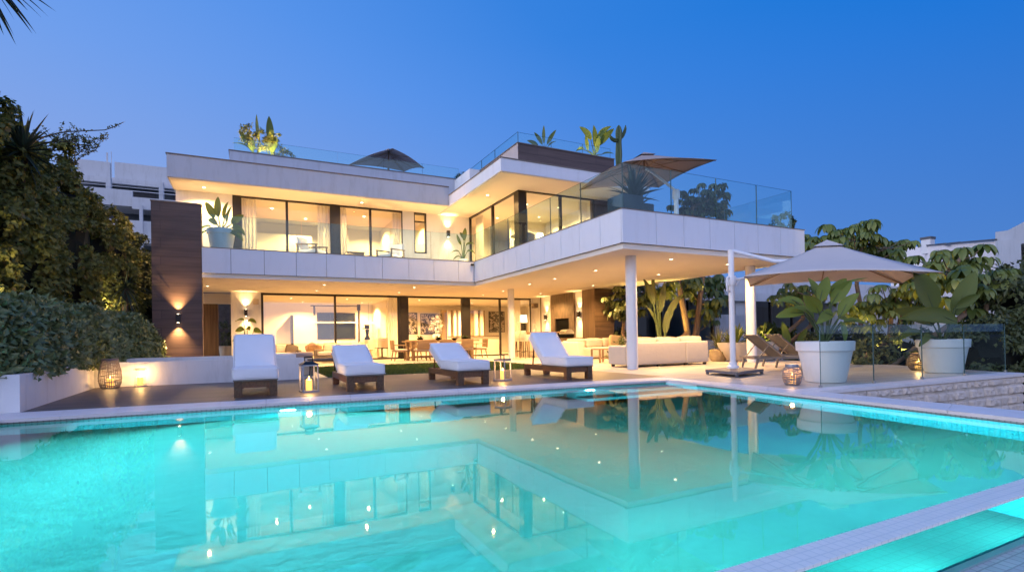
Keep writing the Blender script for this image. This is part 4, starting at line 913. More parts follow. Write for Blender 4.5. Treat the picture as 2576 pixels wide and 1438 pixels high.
# wicker seating on the veranda, left
def wicker_seat(loc, rz, w, label, cat='armchair', name='wicker_armchair'):
    t = thing(name, label, cat, (*loc,0), rz)
    b = MB(); b.rbox(-w/2,w/2,-.42,.42,.04,.34,.06,3); b.build('base', MAT['wicker'], t)
    b = MB(); b.rbox(-w/2,w/2,.30,.48,.2,.86,.07,3); b.build('backrest', MAT['wicker'], t)
    for sx in (-1,1): b = MB(); b.rbox(sx*w/2-.09,sx*w/2+.09,-.42,.4,.2,.64,.07,3); b.build('armrest', MAT['wicker'], t)
    cushion('seat_cushion', t, -w/2+.1,w/2-.1,-.40,.32,.34,.52,r=.05)
    n = 2 if w > 1.3 else 1
    for k in range(n): cushion('back_cushion', t, -w/2+.12+k*(w-.24)/n,-w/2+.12+(k+1)*(w-.24)/n-.02,.12,.30,.5,.95,r=.07,M=Matrix.Rotation(R(-7),4,'X'))
    return t
t = wicker_seat((1.15,26.2), R(20), 1.7, 'wicker sofa with cream cushions behind the upright lounger', 'sofa', 'wicker_sofa')
cushion('scatter_pillow', t, .2,.75,-.1,.06,.52,.98,basic('taupe_pillow', (.16,.12,.09), .9, .1, 8),.05,M=Matrix.Rotation(R(12),4,'Y'))
t = thing('ottoman', 'round dark wicker ottoman with grey cushion behind the second white wall', 'ottoman', (1.72,21.6,0))
b = MB(); b.lathe([(.34,.003),(.44,.12),(.47,.3),(.45,.42)], n=36); b.build('base', MAT['wicker'], t)
b = MB(); b.lathe([(.44,.42),(.49,.46),(.49,.53),(.44,.59),(.25,.62),(.001,.625)], n=36, cap=False); b.build('cushion', basic('grey_cushion', (.30,.25,.24), .9, .06, 6, .2, 20), t)
t = wicker_seat((3.35,26.3), R(-35), .9, 'single wicker armchair with cream cushion left of the sliding door edge')
t = thing('coffee_table', 'dark slatted coffee table beside the tall lantern, behind the white wall end', 'coffee table', (1.95,16.4,0))
b = MB(); b.rbox(-.42,.42,-.35,.35,.44,.50,.02,2); b.build('table_top', MAT['wicker'], t); 
for sx in (-.34,.34):
    for sy in (-.27,.27): b = MB(); b.tube([(sx,sy,.44),(sx*1.05,sy*1.05,.003)], .02, 8); b.build('leg', MAT['frame'], t)
t = thing('plinth', 'small cream stone plinth by the left end of the lawn', 'plinth', (1.55,17.0,0)); b = MB(); b.rbox(-.18,.18,-.2,.2,.003,.5,.02,2); tag(b.build('body', MAT['cream'], t))
# ------------------------------------------------------------------ rooms
t = thing('sofa', 'pale sofa in the living room below the rear window', 'sofa', (4.55,32.4,.05))
b = MB(); b.rbox(-1.0,1.0,.3,.55,.1,.9,.08,3); b.build('backrest', CR, t); b = MB(); b.rbox(-1.0,1.0,-.4,.3,.1,.45,.08,3); b.build('seat', CR, t)
for sx in (-1,1): b = MB(); b.rbox(sx*1.05-.12,sx*1.05+.12,-.4,.5,.1,.7,.08,3); b.build('armrest', MAT['wicker'], t)
def egg(loc, rz, label, mat):
    t = thing('armchair', label, 'armchair', (*loc,.05), rz)
    b = MB(); n = 14; v = []; 
    for i in range(n+1):
        a = PI*.12+PI*.76*i/n+PI
        top = .95-.25*abs(math.cos(a))
        for (r_,z_) in ((.34,.36),(.44,.55),(.46,top)): v.append((r_*math.cos(a)*1.05,-r_*math.sin(a)*.9,z_))
    f = []
    for i in range(n): f += [(i*3,i*3+1,i*3+4,i*3+3),(i*3+1,i*3+2,i*3+5,i*3+4)]
    b.add(v, f); o = b.build('shell', mat, t); s_ = o.modifiers.new('t','SOLIDIFY'); s_.thickness = .07
    b = MB(); b.lathe([(.30,.34),(.38,.38),(.38,.44),(.30,.48),(.001,.49)], n=24, cap=False); b.build('seat', CR, t)
    for k in range(4): a = PI/4+PI/2*k; b = MB(); b.tube([(.22*math.cos(a),.22*math.sin(a),.36),(.34*math.cos(a),.34*math.sin(a),.002)], .018, 6); b.build('leg', MAT['oak'], t)
    return t
egg((3.1,30.0), R(160), 'tan tub armchair behind the left sliding pane', basic('tan_leather', (.30,.17,.09), .6, .1, 6))
egg((6.1,31.2), R(40), 'pale tub armchair below the sculpture', CR)
t = thing('sculpture_plinth', 'cream plinth in the living room carrying the dark sculpture', 'plinth', (6.55,32.6,.05)); b = MB(); b.box(-.35,.35,-.3,.3,0,1.02); b.build('body', WI, t, smooth=None)
t = thing('sculpture', 'dark totem sculpture on the cream living room plinth', 'sculpture', (6.45,32.6,1.07))
b = MB(); b.lathe([(.17,0),(.17,.1),(.10,.2),(.08,.3),(.13,.62),(.07,.64)], n=18); b.build('body', MAT['blackmat'], t); b = MB(); b.box(-.26,.12,-.06,.06,.66,.72); b.box(-.14,.12,-.08,.08,.72,.92); b.build('head', MAT['blackmat'], t, smooth=None)
t = thing('pendant_lamp', 'pale disc pendant lamp over the living room sculpture', 'lamp', (6.5,32.4,2.05)); b = MB(); b.lathe([(.05,0.02),(.42,0),(.40,.06),(.1,.12)], n=24); b.build('shade', emit('pendant_glow', (1,.82,.55), 1.6), t); b = MB(); b.tube([(0,0,.1),(0,0,1.3)], .008, 6); b.build('cord', MAT['frame'], t)
def art(loc, w, h, label, seed, frame=MAT['frame']):
    m, nt, bs, N, L = new_mat('abstract_print_%d' % seed); tc = N.new('ShaderNodeTexCoord'); mp = N.new('ShaderNodeMapping'); mp.inputs['Location'].default_value = (seed*3.1,seed,seed*1.7); L.new(tc.outputs['Object'], mp.inputs[0])
    no = N.new('ShaderNodeTexNoise'); no.inputs['Scale'].default_value = 4.5; no.inputs['Detail'].default_value = 8; no.inputs['Roughness'].default_value = .65; no.inputs['Distortion'].default_value = 1.2; L.new(mp.outputs[0], no.inputs['Vector'])
    rp = N.new('ShaderNodeValToRGB'); rp.color_ramp.interpolation = 'CONSTANT'; e = rp.color_ramp.elements; e[0].color = (.03,.025,.02,1); e[1].position = .5; e[1].color = (.5,.44,.36,1); x = e.new(.58); x.color = (.12,.09,.07,1); x = e.new(.64); x.color = (.6,.54,.44,1)
    L.new(no.outputs['Fac'], rp.inputs['Fac']); L.new(rp.outputs['Color'], bs.inputs['Base Color'])
    t = thing('framed_picture', label, 'picture', loc, group='framed pictures in the dining room')
    b = MB(); f_ = .035; b.box(-w/2,w/2,-.03,0,-h/2,-h/2+f_); b.box(-w/2,w/2,-.03,0,h/2-f_,h/2); b.box(-w/2,-w/2+f_,-.03,0,-h/2+f_,h/2-f_); b.box(w/2-f_,w/2,-.03,0,-h/2+f_,h/2-f_); b.build('frame', frame, t, smooth=None)
    b = MB(); b.box(-w/2+f_,w/2-f_,-.012,-.002,-h/2+f_,h/2-f_); b.build('canvas', m, t, smooth=None)
art((10.05,35.19,2.15), .66, 1.5, 'tall abstract black and white picture just right of the dark window post', 1)
art((11.33,33.55,2.05), .55, 1.35, 'narrow dark picture right of the white orchids', 7)
art((11.2,35.19,2.1), 1.2, 1.45, 'abstract picture behind the white orchids', 2)
art((16.45,35.19,2.25), 1.3, 1.55, 'wide abstract picture on the kitchen wall right of the slats', 3)
art((7.85,33.0,2.0), .34, 1.4, 'narrow abstract picture beside the living room curtain', 5)
t = thing('sideboard', 'small cream cabinet on dark stand beside the living room curtain', 'cabinet', (6.75,30.0,.05)); b = MB(); b.box(-.3,.3,-.25,.25,.55,1.1); b.build('body', CR, t, smooth=None); b = MB(); b.box(-.34,.34,-.28,.28,.50,.55); b.box(-.04,.04,-.04,.04,.03,.5); b.box(-.25,.25,-.2,.2,0,.03); b.build('stand', MAT['frame'], t, smooth=None)
t = thing('kitchen_island', 'white kitchen island behind the right glazing', 'kitchen island', (13.0,31.5,.05)); b = MB(); b.box(-1.5,1.7,-.5,.5,0,1.1); b.build('body', WI, t, smooth=None); b = MB(); b.box(-1.55,1.75,-.55,.55,1.1,1.16); b.build('worktop', MAT['pierx'], t, smooth=None)
t = thing('table_lamp', 'glowing white shade table lamp on a dark cabinet by the right jamb', 'lamp', (16.45,31.0,.05)); b = MB(); b.box(-.35,.35,-.3,.3,.0,1.0); b.build('cabinet', MAT['blackmat'], t, smooth=None); b = MB(); b.box(-.24,.24,-.02,.02,1.05,2.0); b.build('panel', MAT['frame'], t, smooth=None); b = MB(); b.lathe([(.30,2.0),(.26,2.5)], n=24); b.build('shade', emit('shade_glow', (1,.86,.6), 2.4), t)
t = thing('orchid', 'tall white orchids in a pale pot behind the dining table', 'flowers', (10.34,31.0,.05))
b = MB(); b.box(-.4,.4,-.25,.25,0,.95); b.build('console', CR, t, smooth=None); b = MB(); b.lathe([(.16,.95),(.24,1.1),(.2,1.3)], n=20); b.build('pot', MAT['whitemetal'], t)
b = MB()
for cx_,cz_,r_ in ((-.18,2.1,.2),(.12,2.2,.22),(.3,1.9,.2),(-.05,1.75,.25),(.1,1.55,.2),(-.3,1.7,.15)):
    for k in range(40):
        a, e = random.uniform(0,2*PI), random.uniform(-1.5,1.5); d_ = Vector((math.cos(a)*math.cos(e),math.sin(a)*math.cos(e)*.7,math.sin(e))); b.strip(Vector((cx_,0,cz_))+d_*r_*random.uniform(.4,.9), d_, .11, .10, .3, .2, 3, 'leaf')
b.build('blossom', leafmat('orchid_petals', (.72,.68,.62), (.82,.79,.74), .6, .3), t)
b = MB()
for k in range(6): b.tube([(0,0,1.25),(random.uniform(-.2,.2),0,1.6),(random.uniform(-.3,.3),0,2.1)], .008, 5)
b.build('stem', leafmat('orchid_stem', (.04,.07,.02), (.06,.09,.03)), t)
# curtains
def curtain(x0, x1, y, z0, z1, label, axis='x', amp=.045, per=.14):
    b = MB(); n = max(12,int((x1-x0)/.02)); v = []
    for i in range(n+1):
        x = x0+(x1-x0)*i/n; o = amp*math.sin(2*PI*(x-x0)/per+.6*math.sin(x*9))
        for z in (z0,z1): v.append((x,y+o,z) if axis == 'x' else (y+o,x,z))
    b.add(v, [(2*i,2*i+2,2*i+3,2*i+1) for i in range(n)]); c = ((x0+x1)/2,y,z0) if axis == 'x' else (y,(x0+x1)/2,z0)
    o = b.build('curtain', CURT, loc=c, smooth=60); tag(o, label, 'curtain', 'floor length sheer curtains')
m, nt, bs, N, L = new_mat('sheer_fabric'); bs.inputs['Base Color'].default_value = (.80,.76,.70,1); bs.inputs['Roughness'].default_value = .9
tr_ = N.new('ShaderNodeBsdfTranslucent'); tr_.inputs['Color'].default_value = (.8,.76,.7,1); tp = N.new('ShaderNodeBsdfTransparent'); mx1 = N.new('ShaderNodeMixShader'); mx1.inputs[0].default_value = .5; L.new(bs.outputs[0], mx1.inputs[1]); L.new(tr_.outputs[0], mx1.inputs[2])
mx2 = N.new('ShaderNodeMixShader'); mx2.inputs[0].default_value = .12; L.new(mx1.outputs[0], mx2.inputs[1]); L.new(tp.outputs[0], mx2.inputs[2]); L.new(mx2.outputs[0], N['Material Output'].inputs['Surface']); CURT = m
zc0, zc1 = ZF+.03, S2-.08
curtain(-.25,.33,UW+.32,zc0,zc1,'sheer curtain at the left edge of the first bedroom window'); curtain(2.83,3.36,UW+.32,zc0,zc1,'sheer curtain at the right edge of the first bedroom window')
curtain(3.80,4.12,UW+.32,zc0,zc1,'sheer curtain at the left edge of the second bedroom window'); curtain(6.28,6.64,UW+.32,zc0,zc1,'sheer curtain at the right edge of the second bedroom window')
curtain(6.72,7.22,28.4,.05,3.35,'sheer curtain beside the dark post of the living room window'); curtain(14.45,14.95,28.5,.05,3.35,'tan curtain behind the rear white column')
curtain(23.9,24.7,XR+.35,zc0,zc1,'sheer curtain at the inner corner of the side glazing','y'); curtain(13.5,13.98,19.8,zc0,zc1,'sheer curtain at the right edge of the corner room')
# bedrooms and balcony seats
t = thing('bed', 'white bed against the head wall of the left bedroom', 'bed', (1.6,28.3,ZF+.03)); b = MB(); b.rbox(-.9,.9,-.9,.85,.1,.55,.08,3,.02); b.build('mattress', MAT['cushion'], t); b = MB(); b.box(-.95,.95,.86,.9,0,1.0); b.build('headboard', CR, t, smooth=None)
for sx in (-.45,.45): cushion('pillow', t, sx-.38,sx+.38,.5,.75,.55,.95,MAT['cushion'],.08)
t = thing('bedside_lamp', 'small glowing bedside lamp left of the bed', 'lamp', (.15,28.6,ZF+.03)); b = MB(); b.box(-.2,.2,-.2,.2,0,.6); b.build('table', CR, t, smooth=None); b = MB(); b.lathe([(.2,.78),(.16,1.06)], n=20); b.build('shade', emit('bedside_glow', (1,.85,.6), 2), t); b = MB(); b.lathe([(.06,.6),(.02,.66),(.02,.78)], n=12); b.build('stem', MAT['metal'], t)
M_greywood = basic('grey_wood', (.13,.10,.09), .6, .2, 12)
def armchair(loc, rz, label):
    t = thing('lounge_chair', label, 'armchair', (*loc,ZF+.002), rz, 'open framed armchairs on the balcony')
    for sx in (-1,1):
        b = MB(); b.beam((sx*.4,-.45,.0),(sx*.4,-.45,.62),.06,.06); b.beam((sx*.4,.42,.0),(sx*.4,.42,.66),.06,.06); b.beam((sx*.4,-.5,.62),(sx*.4,.48,.68),.07,.05); b.beam((sx*.4,-.42,.25),(sx*.4,.40,.25),.05,.06); b.build('side_frame', M_greywood, t, smooth=None)
    b = MB(); b.beam((-.37,-.45,.25),(.37,-.45,.25),.05,.06); b.beam((-.37,.42,.25),(.37,.42,.25),.05,.06); b.build('cross_rail', M_greywood, t, smooth=None)
    b = MB(); b.rbox(-.36,.36,-.46,.36,.28,.45,.05,3,.02); b.build('seat_cushion', MAT['cushion'], t)
    b = MB(); b.rbox(-.36,.36,0,.17,.0,.62,.06,3,.02,Matrix.Translation((0,.26,.42)) @ Matrix.Rotation(R(-18),4,'X')); b.build('back_cushion', MAT['cushion'], t)
armchair((2.4,23.5), R(52), 'balcony armchair with pale cushions in front of the first bedroom window'); armchair((5.75,23.5), R(-52), 'balcony armchair with pale cushions at the right edge of the second bedroom window')
t = thing('side_table', 'low grey table between the two balcony armchairs', 'side table', (4.12,23.3,ZF+.002)); b = MB(); b.box(-.38,.38,-.3,.3,.36,.42); b.build('table_top', M_greywood, t, smooth=None)
for sx in (-.33,.33):
    for sy in (-.25,.25): b = MB(); b.box(sx-.025,sx+.025,sy-.025,sy+.025,0,.36); b.build('leg', M_greywood, t, smooth=None)
t = thing('desk_chair', 'dark winged chair behind the corner room glass', 'armchair', (11.0,20.6,ZF+.026), R(200)); b = MB(); b.rbox(-.35,.35,-.35,.35,.2,.5,.06,3); b.build('seat', MAT['taupe'], t); b = MB(); b.rbox(-.36,.36,.26,.42,.45,1.25,.06,3); b.build('backrest', MAT['taupe'], t)
for sx in (-1,1): b = MB(); b.rbox(sx*.36-.05,sx*.36+.05,-.2,.36,.45,1.0,.04,3); b.build('wing', MAT['taupe'], t)
for sx in (-.28,.28):
    for sy in (-.28,.28): b = MB(); b.box(sx-.02,sx+.02,sy-.02,sy+.02,0,.2); b.build('leg', MAT['frame'], t, smooth=None)
t = thing('desk', 'dark desk in the corner room behind the glass balustrade', 'desk', (12.2,21.5,ZF+.026)); b = MB(); b.box(-.8,.8,-.35,.35,.85,.92); b.build('desk_top', MAT['taupe'], t, smooth=None)
for sx in (-.75,.75): b = MB(); b.box(sx-.03,sx+.03,-.3,.3,0,.85); b.build('leg', MAT['frame'], t, smooth=None)
t = thing('desk_lamp', 'small glowing desk lamp in the corner room', 'lamp', (12.4,21.5,ZF+.026+.922)); b = MB(); b.lathe([(.2,.38),(.14,.6)], n=20); b.build('shade', emit('desk_glow', (1,.82,.5), 6), t); b = MB(); b.lathe([(.08,0),(.02,.03),(.02,.38)], n=14); b.build('stem', MAT['metal'], t)
t = thing('floor_lamp', 'dark disc floor lamp behind the side glazing', 'lamp', (11.4,21.9,ZF+.026)); b = MB(); b.tube([(0,0,0),(0,0,1.35)], .02, 8); b.build('stem', MAT['frame'], t); b = MB(); b.lathe([(.05,1.4),(.32,1.35),(.30,1.42),(.05,1.46)], n=20); b.build('shade', MAT['taupe'], t)
# ------------------------------------------------------------------ planting
def kites(name, P, D, U, Ln, Wd, mat, parent=None, fold=.18, world=True):
    """many kite shaped leaves in one mesh (numpy): base point, direction, up, length, width"""
    n = len(P); D = D/np.linalg.norm(D,axis=1,keepdims=True); S = np.cross(D,U); S /= (np.linalg.norm(S,axis=1,keepdims=True)+1e-9); Nn = np.cross(S,D)
    Ln = np.broadcast_to(Ln,(n,))[:,None]; Wd = np.broadcast_to(Wd,(n,))[:,None]
    V = np.zeros((n,5,3)); V[:,0] = P; V[:,1] = P+D*Ln*.42+S*Wd*.5+Nn*Wd*fold; V[:,2] = P+D*Ln-Nn*Ln*.10; V[:,3] = P+D*Ln*.42-S*Wd*.5+Nn*Wd*fold; V[:,4] = P+D*Ln*.5
    b = MB(); b.v = V.reshape(-1,3).tolist(); i = (np.arange(n)*5)[:,None]
    b.f = np.concatenate([i+np.array([[0,1,2,4]]), i+np.array([[0,4,2,3]])],1).reshape(-1,4).tolist(); b.mi = [0]*len(b.f)
    return b.build(name, mat, parent, world=world and parent is not None, smooth=None)
def rdir(n): 
    v = RNG.normal(size=(n,3)); return v/np.linalg.norm(v,axis=1,keepdims=True)
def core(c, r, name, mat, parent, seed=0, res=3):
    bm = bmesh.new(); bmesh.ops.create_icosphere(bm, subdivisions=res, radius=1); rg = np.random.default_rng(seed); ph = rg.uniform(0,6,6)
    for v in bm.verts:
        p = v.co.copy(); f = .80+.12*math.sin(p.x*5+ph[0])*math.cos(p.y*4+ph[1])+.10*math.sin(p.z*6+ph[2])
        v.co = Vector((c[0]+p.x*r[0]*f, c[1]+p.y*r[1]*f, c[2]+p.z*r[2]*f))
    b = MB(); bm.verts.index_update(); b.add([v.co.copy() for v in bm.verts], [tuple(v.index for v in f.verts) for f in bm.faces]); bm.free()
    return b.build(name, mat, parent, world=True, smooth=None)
def clumped(c, r, ncl, nleaf, rc, L, W, rg_up=.5, jit=.15, zmin=None, front=None):
    """leaf positions in clumps over an ellipsoid shell"""
    c = np.array(c); r = np.array(r); d = rdir(ncl); rr = RNG.uniform(.72,1.02,ncl)[:,None]; cc = c+d*r*rr
    k = RNG.integers(0,ncl,nleaf); e = rdir(nleaf); out = d[k]*1.0+e*.9; out /= np.linalg.norm(out,axis=1,keepdims=True)
    rad = RNG.uniform(.55,1.05,nleaf)[:,None]*rc*RNG.uniform(.7,1.25,ncl)[k][:,None]
    P = cc[k]+out*rad
    if zmin is not None: kp = P[:,2] > zmin; P = P[kp]; out = out[kp]
    n = len(P); D = out*.25+rdir(n)*.8+np.array([0,0,-.35]); U = out*1.0+np.array([0,0,rg_up])+rdir(n)*.4
    return P, D, U, RNG.uniform(.7,1.25,n)*L, RNG.uniform(.7,1.2,n)*W
M_core = basic('painted_shade_core', (.010,.012,.006), 1, .5, 8)  # near-black filler: shade between the leaves painted on solid cores
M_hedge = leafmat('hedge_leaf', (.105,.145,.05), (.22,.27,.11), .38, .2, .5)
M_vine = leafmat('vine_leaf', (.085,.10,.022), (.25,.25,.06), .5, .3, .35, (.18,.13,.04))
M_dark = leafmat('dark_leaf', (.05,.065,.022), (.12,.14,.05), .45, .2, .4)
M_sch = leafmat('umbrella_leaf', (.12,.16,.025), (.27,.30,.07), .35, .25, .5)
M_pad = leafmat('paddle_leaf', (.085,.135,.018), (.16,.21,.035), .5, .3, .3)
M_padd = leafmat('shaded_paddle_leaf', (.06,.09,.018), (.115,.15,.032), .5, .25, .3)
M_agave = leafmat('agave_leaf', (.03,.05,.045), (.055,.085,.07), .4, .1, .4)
M_yucca = leafmat('yucca_leaf', (.022,.035,.022), (.05,.07,.04), .45, .15, .4)
M_stem = basic('green_stem', (.06,.09,.025), .6, .25, 8)
# clipped hedge in the white planter
t = thing('hedge', 'clipped broad leaved hedge in the white planter at the left', 'hedge', (-4.2,15,.5))
ys = RNG.uniform(10.5,21.7,36000); top = 1.72-.0*ys; top = np.where(ys > 19.8, 1.66-.5*((ys-19.8)/1.9)**2, 1.74)+.07*np.sin(ys*2.1)+.05*np.sin(ys*5.3+1)
side = RNG.uniform(0,1,len(ys)); zz = np.where(side < .62, .52+(top-.52)*RNG.uniform(0,1,len(ys)), top); xf = -3.38+.10*np.sin(ys*1.7)+.06*np.sin(ys*4.1)+.012*(ys-10)+np.maximum(0,ys-15.5)*.085
q = np.clip((zz-.52)/(top-.52),0,1); xs = np.where(side < .62, xf-.18*q**3, xf-.18-RNG.uniform(0,.8,len(ys)))
P = np.stack([xs+RNG.normal(0,.06,len(ys)), ys, zz+RNG.normal(0,.05,len(ys))],1); P[:,2] = np.maximum(P[:,2], .50)
out = np.where((side < .62)[:,None], np.array([1.,-.25,.15]), np.array([.15,-.1,1.])); D = out*.15+rdir(len(P))*.8+np.array([0,0,.25]); U = out*1.1+np.array([0,0,.35])+rdir(len(P))*.45
ne = 5000; xe = RNG.uniform(-5.6,-3.42,ne); ze = RNG.uniform(.54,1.78,ne); qe = np.clip((ze-1.3)/.45,0,1)
Pe = np.stack([xe, 10.46+.12*qe**2+RNG.normal(0,.06,ne)+.06*np.sin(xe*5), ze],1); oe = np.array([.1,-1.,.15]); P = np.concatenate([P,Pe]); D = np.concatenate([D, oe*.15+rdir(ne)*.8+np.array([0,0,.2])]); U = np.concatenate([U, oe*1.1+np.array([0,0,.35])+rdir(ne)*.45])
kites('foliage', P, D, U, RNG.uniform(.10,.18,len(P)), RNG.uniform(.07,.115,len(P)), M_hedge, t)
b = MB(); b.prism([(-3.58,10.66),(-3.58,15.5),(-3.05,21.0),(-4.2,21.2),(-4.2,11.0),(-5.6,11.0),(-5.6,10.66)], .5, 1.55); b.build('hedge_dark_core', M_core, t, world=True, smooth=None)  # solid dark core inside the hedge, blocks the view through
# bank behind it: hillside and the overgrown trees on it
hl = MB(); n1, n2 = 24, 30; v = []
for i in range(n1+1):
    for j in range(n2+1):
        y = 6+(j/n2)**1.4*70; s = (i/n1)**1.3; x = -5.3-s*60; v.append((x-.4*math.sin(y*.7), y, .3+s*14+(y-6)*.03+.25*math.sin(x*.9+y*.6)))
hl.add(v, [(i*(n2+1)+j,i*(n2+1)+j+1,(i+1)*(n2+1)+j+1,(i+1)*(n2+1)+j) for i in range(n1) for j in range(n2)])
struct(hl.build('hillside', M_hill), 'dark wooded slope rising behind the hedge', 'hillside')
bank = [((-6.3,15.0,4.1),(1.7,1.9,4.1),'tall vine covered tree at the left edge of the photo, above the hedge',M_vine),
 ((-5.85,17.6,3.5),(1.35,1.9,3.7),'vine covered bush left of the yucca stem, second from the photo edge',M_vine),
 ((-5.3,20.0,3.4),(1.2,1.8,3.6),'olive green vine covered tree below the thin bare twigs',M_vine),
 ((-4.7,22.6,2.9),(1.1,1.6,3.3),'yellowish bush in front of the old apartment terraces',M_vine),
 ((-5.25,16.5,2.7),(.95,1.3,3.0),'vine covered bush directly below the yucca crown',M_vine),
 ((-4.3,25.6,2.4),(1.25,1.8,3.3),'dark evergreen close behind the dark clad end wall',M_dark)]
for i,(c,r,lb,mt) in enumerate(bank):
    t = thing('vine_tree', lb, 'tree', (c[0],c[1],.4), group='overgrown trees behind the hedge')
    P,D,U,L_,W_ = clumped(c,r,210,25000,.33,.145,.115,zmin=.4); kites('crown', P,D,U,L_,W_, mt, t)
    core(c,tuple(x*.93 for x in r),'dark_core',M_core,t,i)  # solid dark core, fills the crown in place of twigs
    b = MB(); b.tube([(c[0],c[1],.2),(c[0]+.1,c[1],1.5),(c[0],c[1],c[2])], [.16,.13,.1], 8); b.build('trunk', MAT['darkbark'], t, world=True)
def rosette(mb, c, n, L, W, emin, emax, droop, seed, fold=.3, shape='spike', seg=6):
    rg = random.Random(seed)
    for k in range(n):
        a = k*2.39996+rg.uniform(-.2,.2); e = R(emin+(emax-emin)*((k+.5)/n)**.8); l = L*rg.uniform(.8,1.1)
        d = (math.cos(a)*math.cos(e),math.sin(a)*math.cos(e),math.sin(e)); mb.strip((c[0]+d[0]*.04,c[1]+d[1]*.04,c[2]+d[2]*.04), d, l, W*rg.uniform(.85,1.1), droop*rg.uniform(.6,1.4), fold, seg, shape)
t = thing('yucca', 'spiky yucca rising above the vine trees at the left', 'yucca', (-4.75,16.0,.4))
b = MB(); rosette(b,(-4.66,15.9,5.55),58,.95,.12,-75,85,.15,3); b.build('crown', M_yucca, t, world=True)
b = MB(); b.tube([(-5.1,16.2,.4),(-4.95,16.1,3),(-4.66,15.9,5.55)], [.15,.12,.10], 8); b.build('trunk', MAT['darkbark'], t, world=True)
t = thing('yucca', 'spiky yucca crown hanging into the top left corner of the photo', 'yucca', (-4.35,11.5,.4))
b = MB(); rosette(b,(-4.0,11.4,7.3),110,1.12,.15,-88,60,.25,5); b.build('crown', M_yucca, t, world=True)
b = MB(); b.tube([(-4.9,11.5,.4),(-4.75,11.5,4),(-4.02,11.4,7.1)], [.18,.15,.12], 8); b.build('trunk', MAT['darkbark'], t, world=True)
t = thing('fan_palm', 'dark shaggy palm with drooping leaves low beside the dark clad end wall', 'palm', (-3.75,21.6,.4))
b = MB(); rosette(b,(-3.75,21.6,2.9),60,1.3,.06,-70,60,.7,8); b.build('crown', M_yucca, t, world=True)
b = MB(); b.tube([(-3.9,21.7,.4),(-3.75,21.6,2.9)], [.14,.12], 8); b.build('trunk', MAT['darkbark'], t, world=True)
# thin arching sprays against the sky
def spray(name, lb, pts, seed, leafn, L=.06, rad=.014, twigs=0):
    rg = random.Random(seed); t = thing(name, lb, 'branch', tuple(pts[0])); pts = [Vector(p) for p in pts]; b = MB(); b.tube(pts, [rad*(1-.7*i/len(pts)) for i in range(len(pts))], 5)
    P=[];D=[]
    def along(pl, nn):
        for k in range(nn):
            s = rg.uniform(.1,1)*(len(pl)-1); i = min(int(s),len(pl)-2); p = pl[i].lerp(pl[i+1],s-i); P.append(tuple(p)); D.append((rg.uniform(-1,1),rg.uniform(-1,1),rg.uniform(-.3,1)))
    along(pts, leafn)
    for k in range(twigs):
        i = rg.randrange(1,len(pts)-1); p = pts[i].lerp(pts[i+1],rg.random()); e = p+Vector((rg.uniform(-.5,.6),rg.uniform(-.4,.4),rg.uniform(.1,.7))); m_ = p.lerp(e,.5)+Vector((0,0,.06)); b.tube([p,m_,e], [.008,.006,.003], 4); along([p,m_,e], 16)
    b.build('stem', MAT['darkbark'], t, world=True); P=np.array(P);D=np.array(D); kites('leaves', P,D,rdir(len(P)),L,L*.5,M_dark,t)
def z1(x,y): return ((x*.48669)*.62891, (400+y*.48669)*.62891)
spray('arching_branch','long thorny branch arching right against the sky',[at(*z1(x,y),17) for x,y in ((235,330),(300,315),(390,295),(470,272),(560,258),(700,252),(860,245),(930,222),(985,195),(1015,180))],1,42,.085,.022)
spray('arching_branch','short straight branch just under the long thorny one',[at(*z1(x,y),17.2) for x,y in ((240,345),(380,345),(500,342),(600,338),(660,330))],2,16,.07,.016)
for k,(pl,lb) in enumerate([(((390,520),(420,430),(455,380),(480,355)),'wispy twig beside the yucca crown'),(((470,520),(500,450),(540,400),(560,370)),'wispy twig under the short straight branch'),(((560,530),(620,460),(690,400),(700,335)),'wispy twig reaching up right of the yucca'),(((600,530),(660,470),(740,430),(790,410)),'wispy twig leaning right over the vine trees')]):
    spray('twig_spray',lb,[at(*z1(x,y),20) for x,y in pl],20+k,40,.09,.014,9)
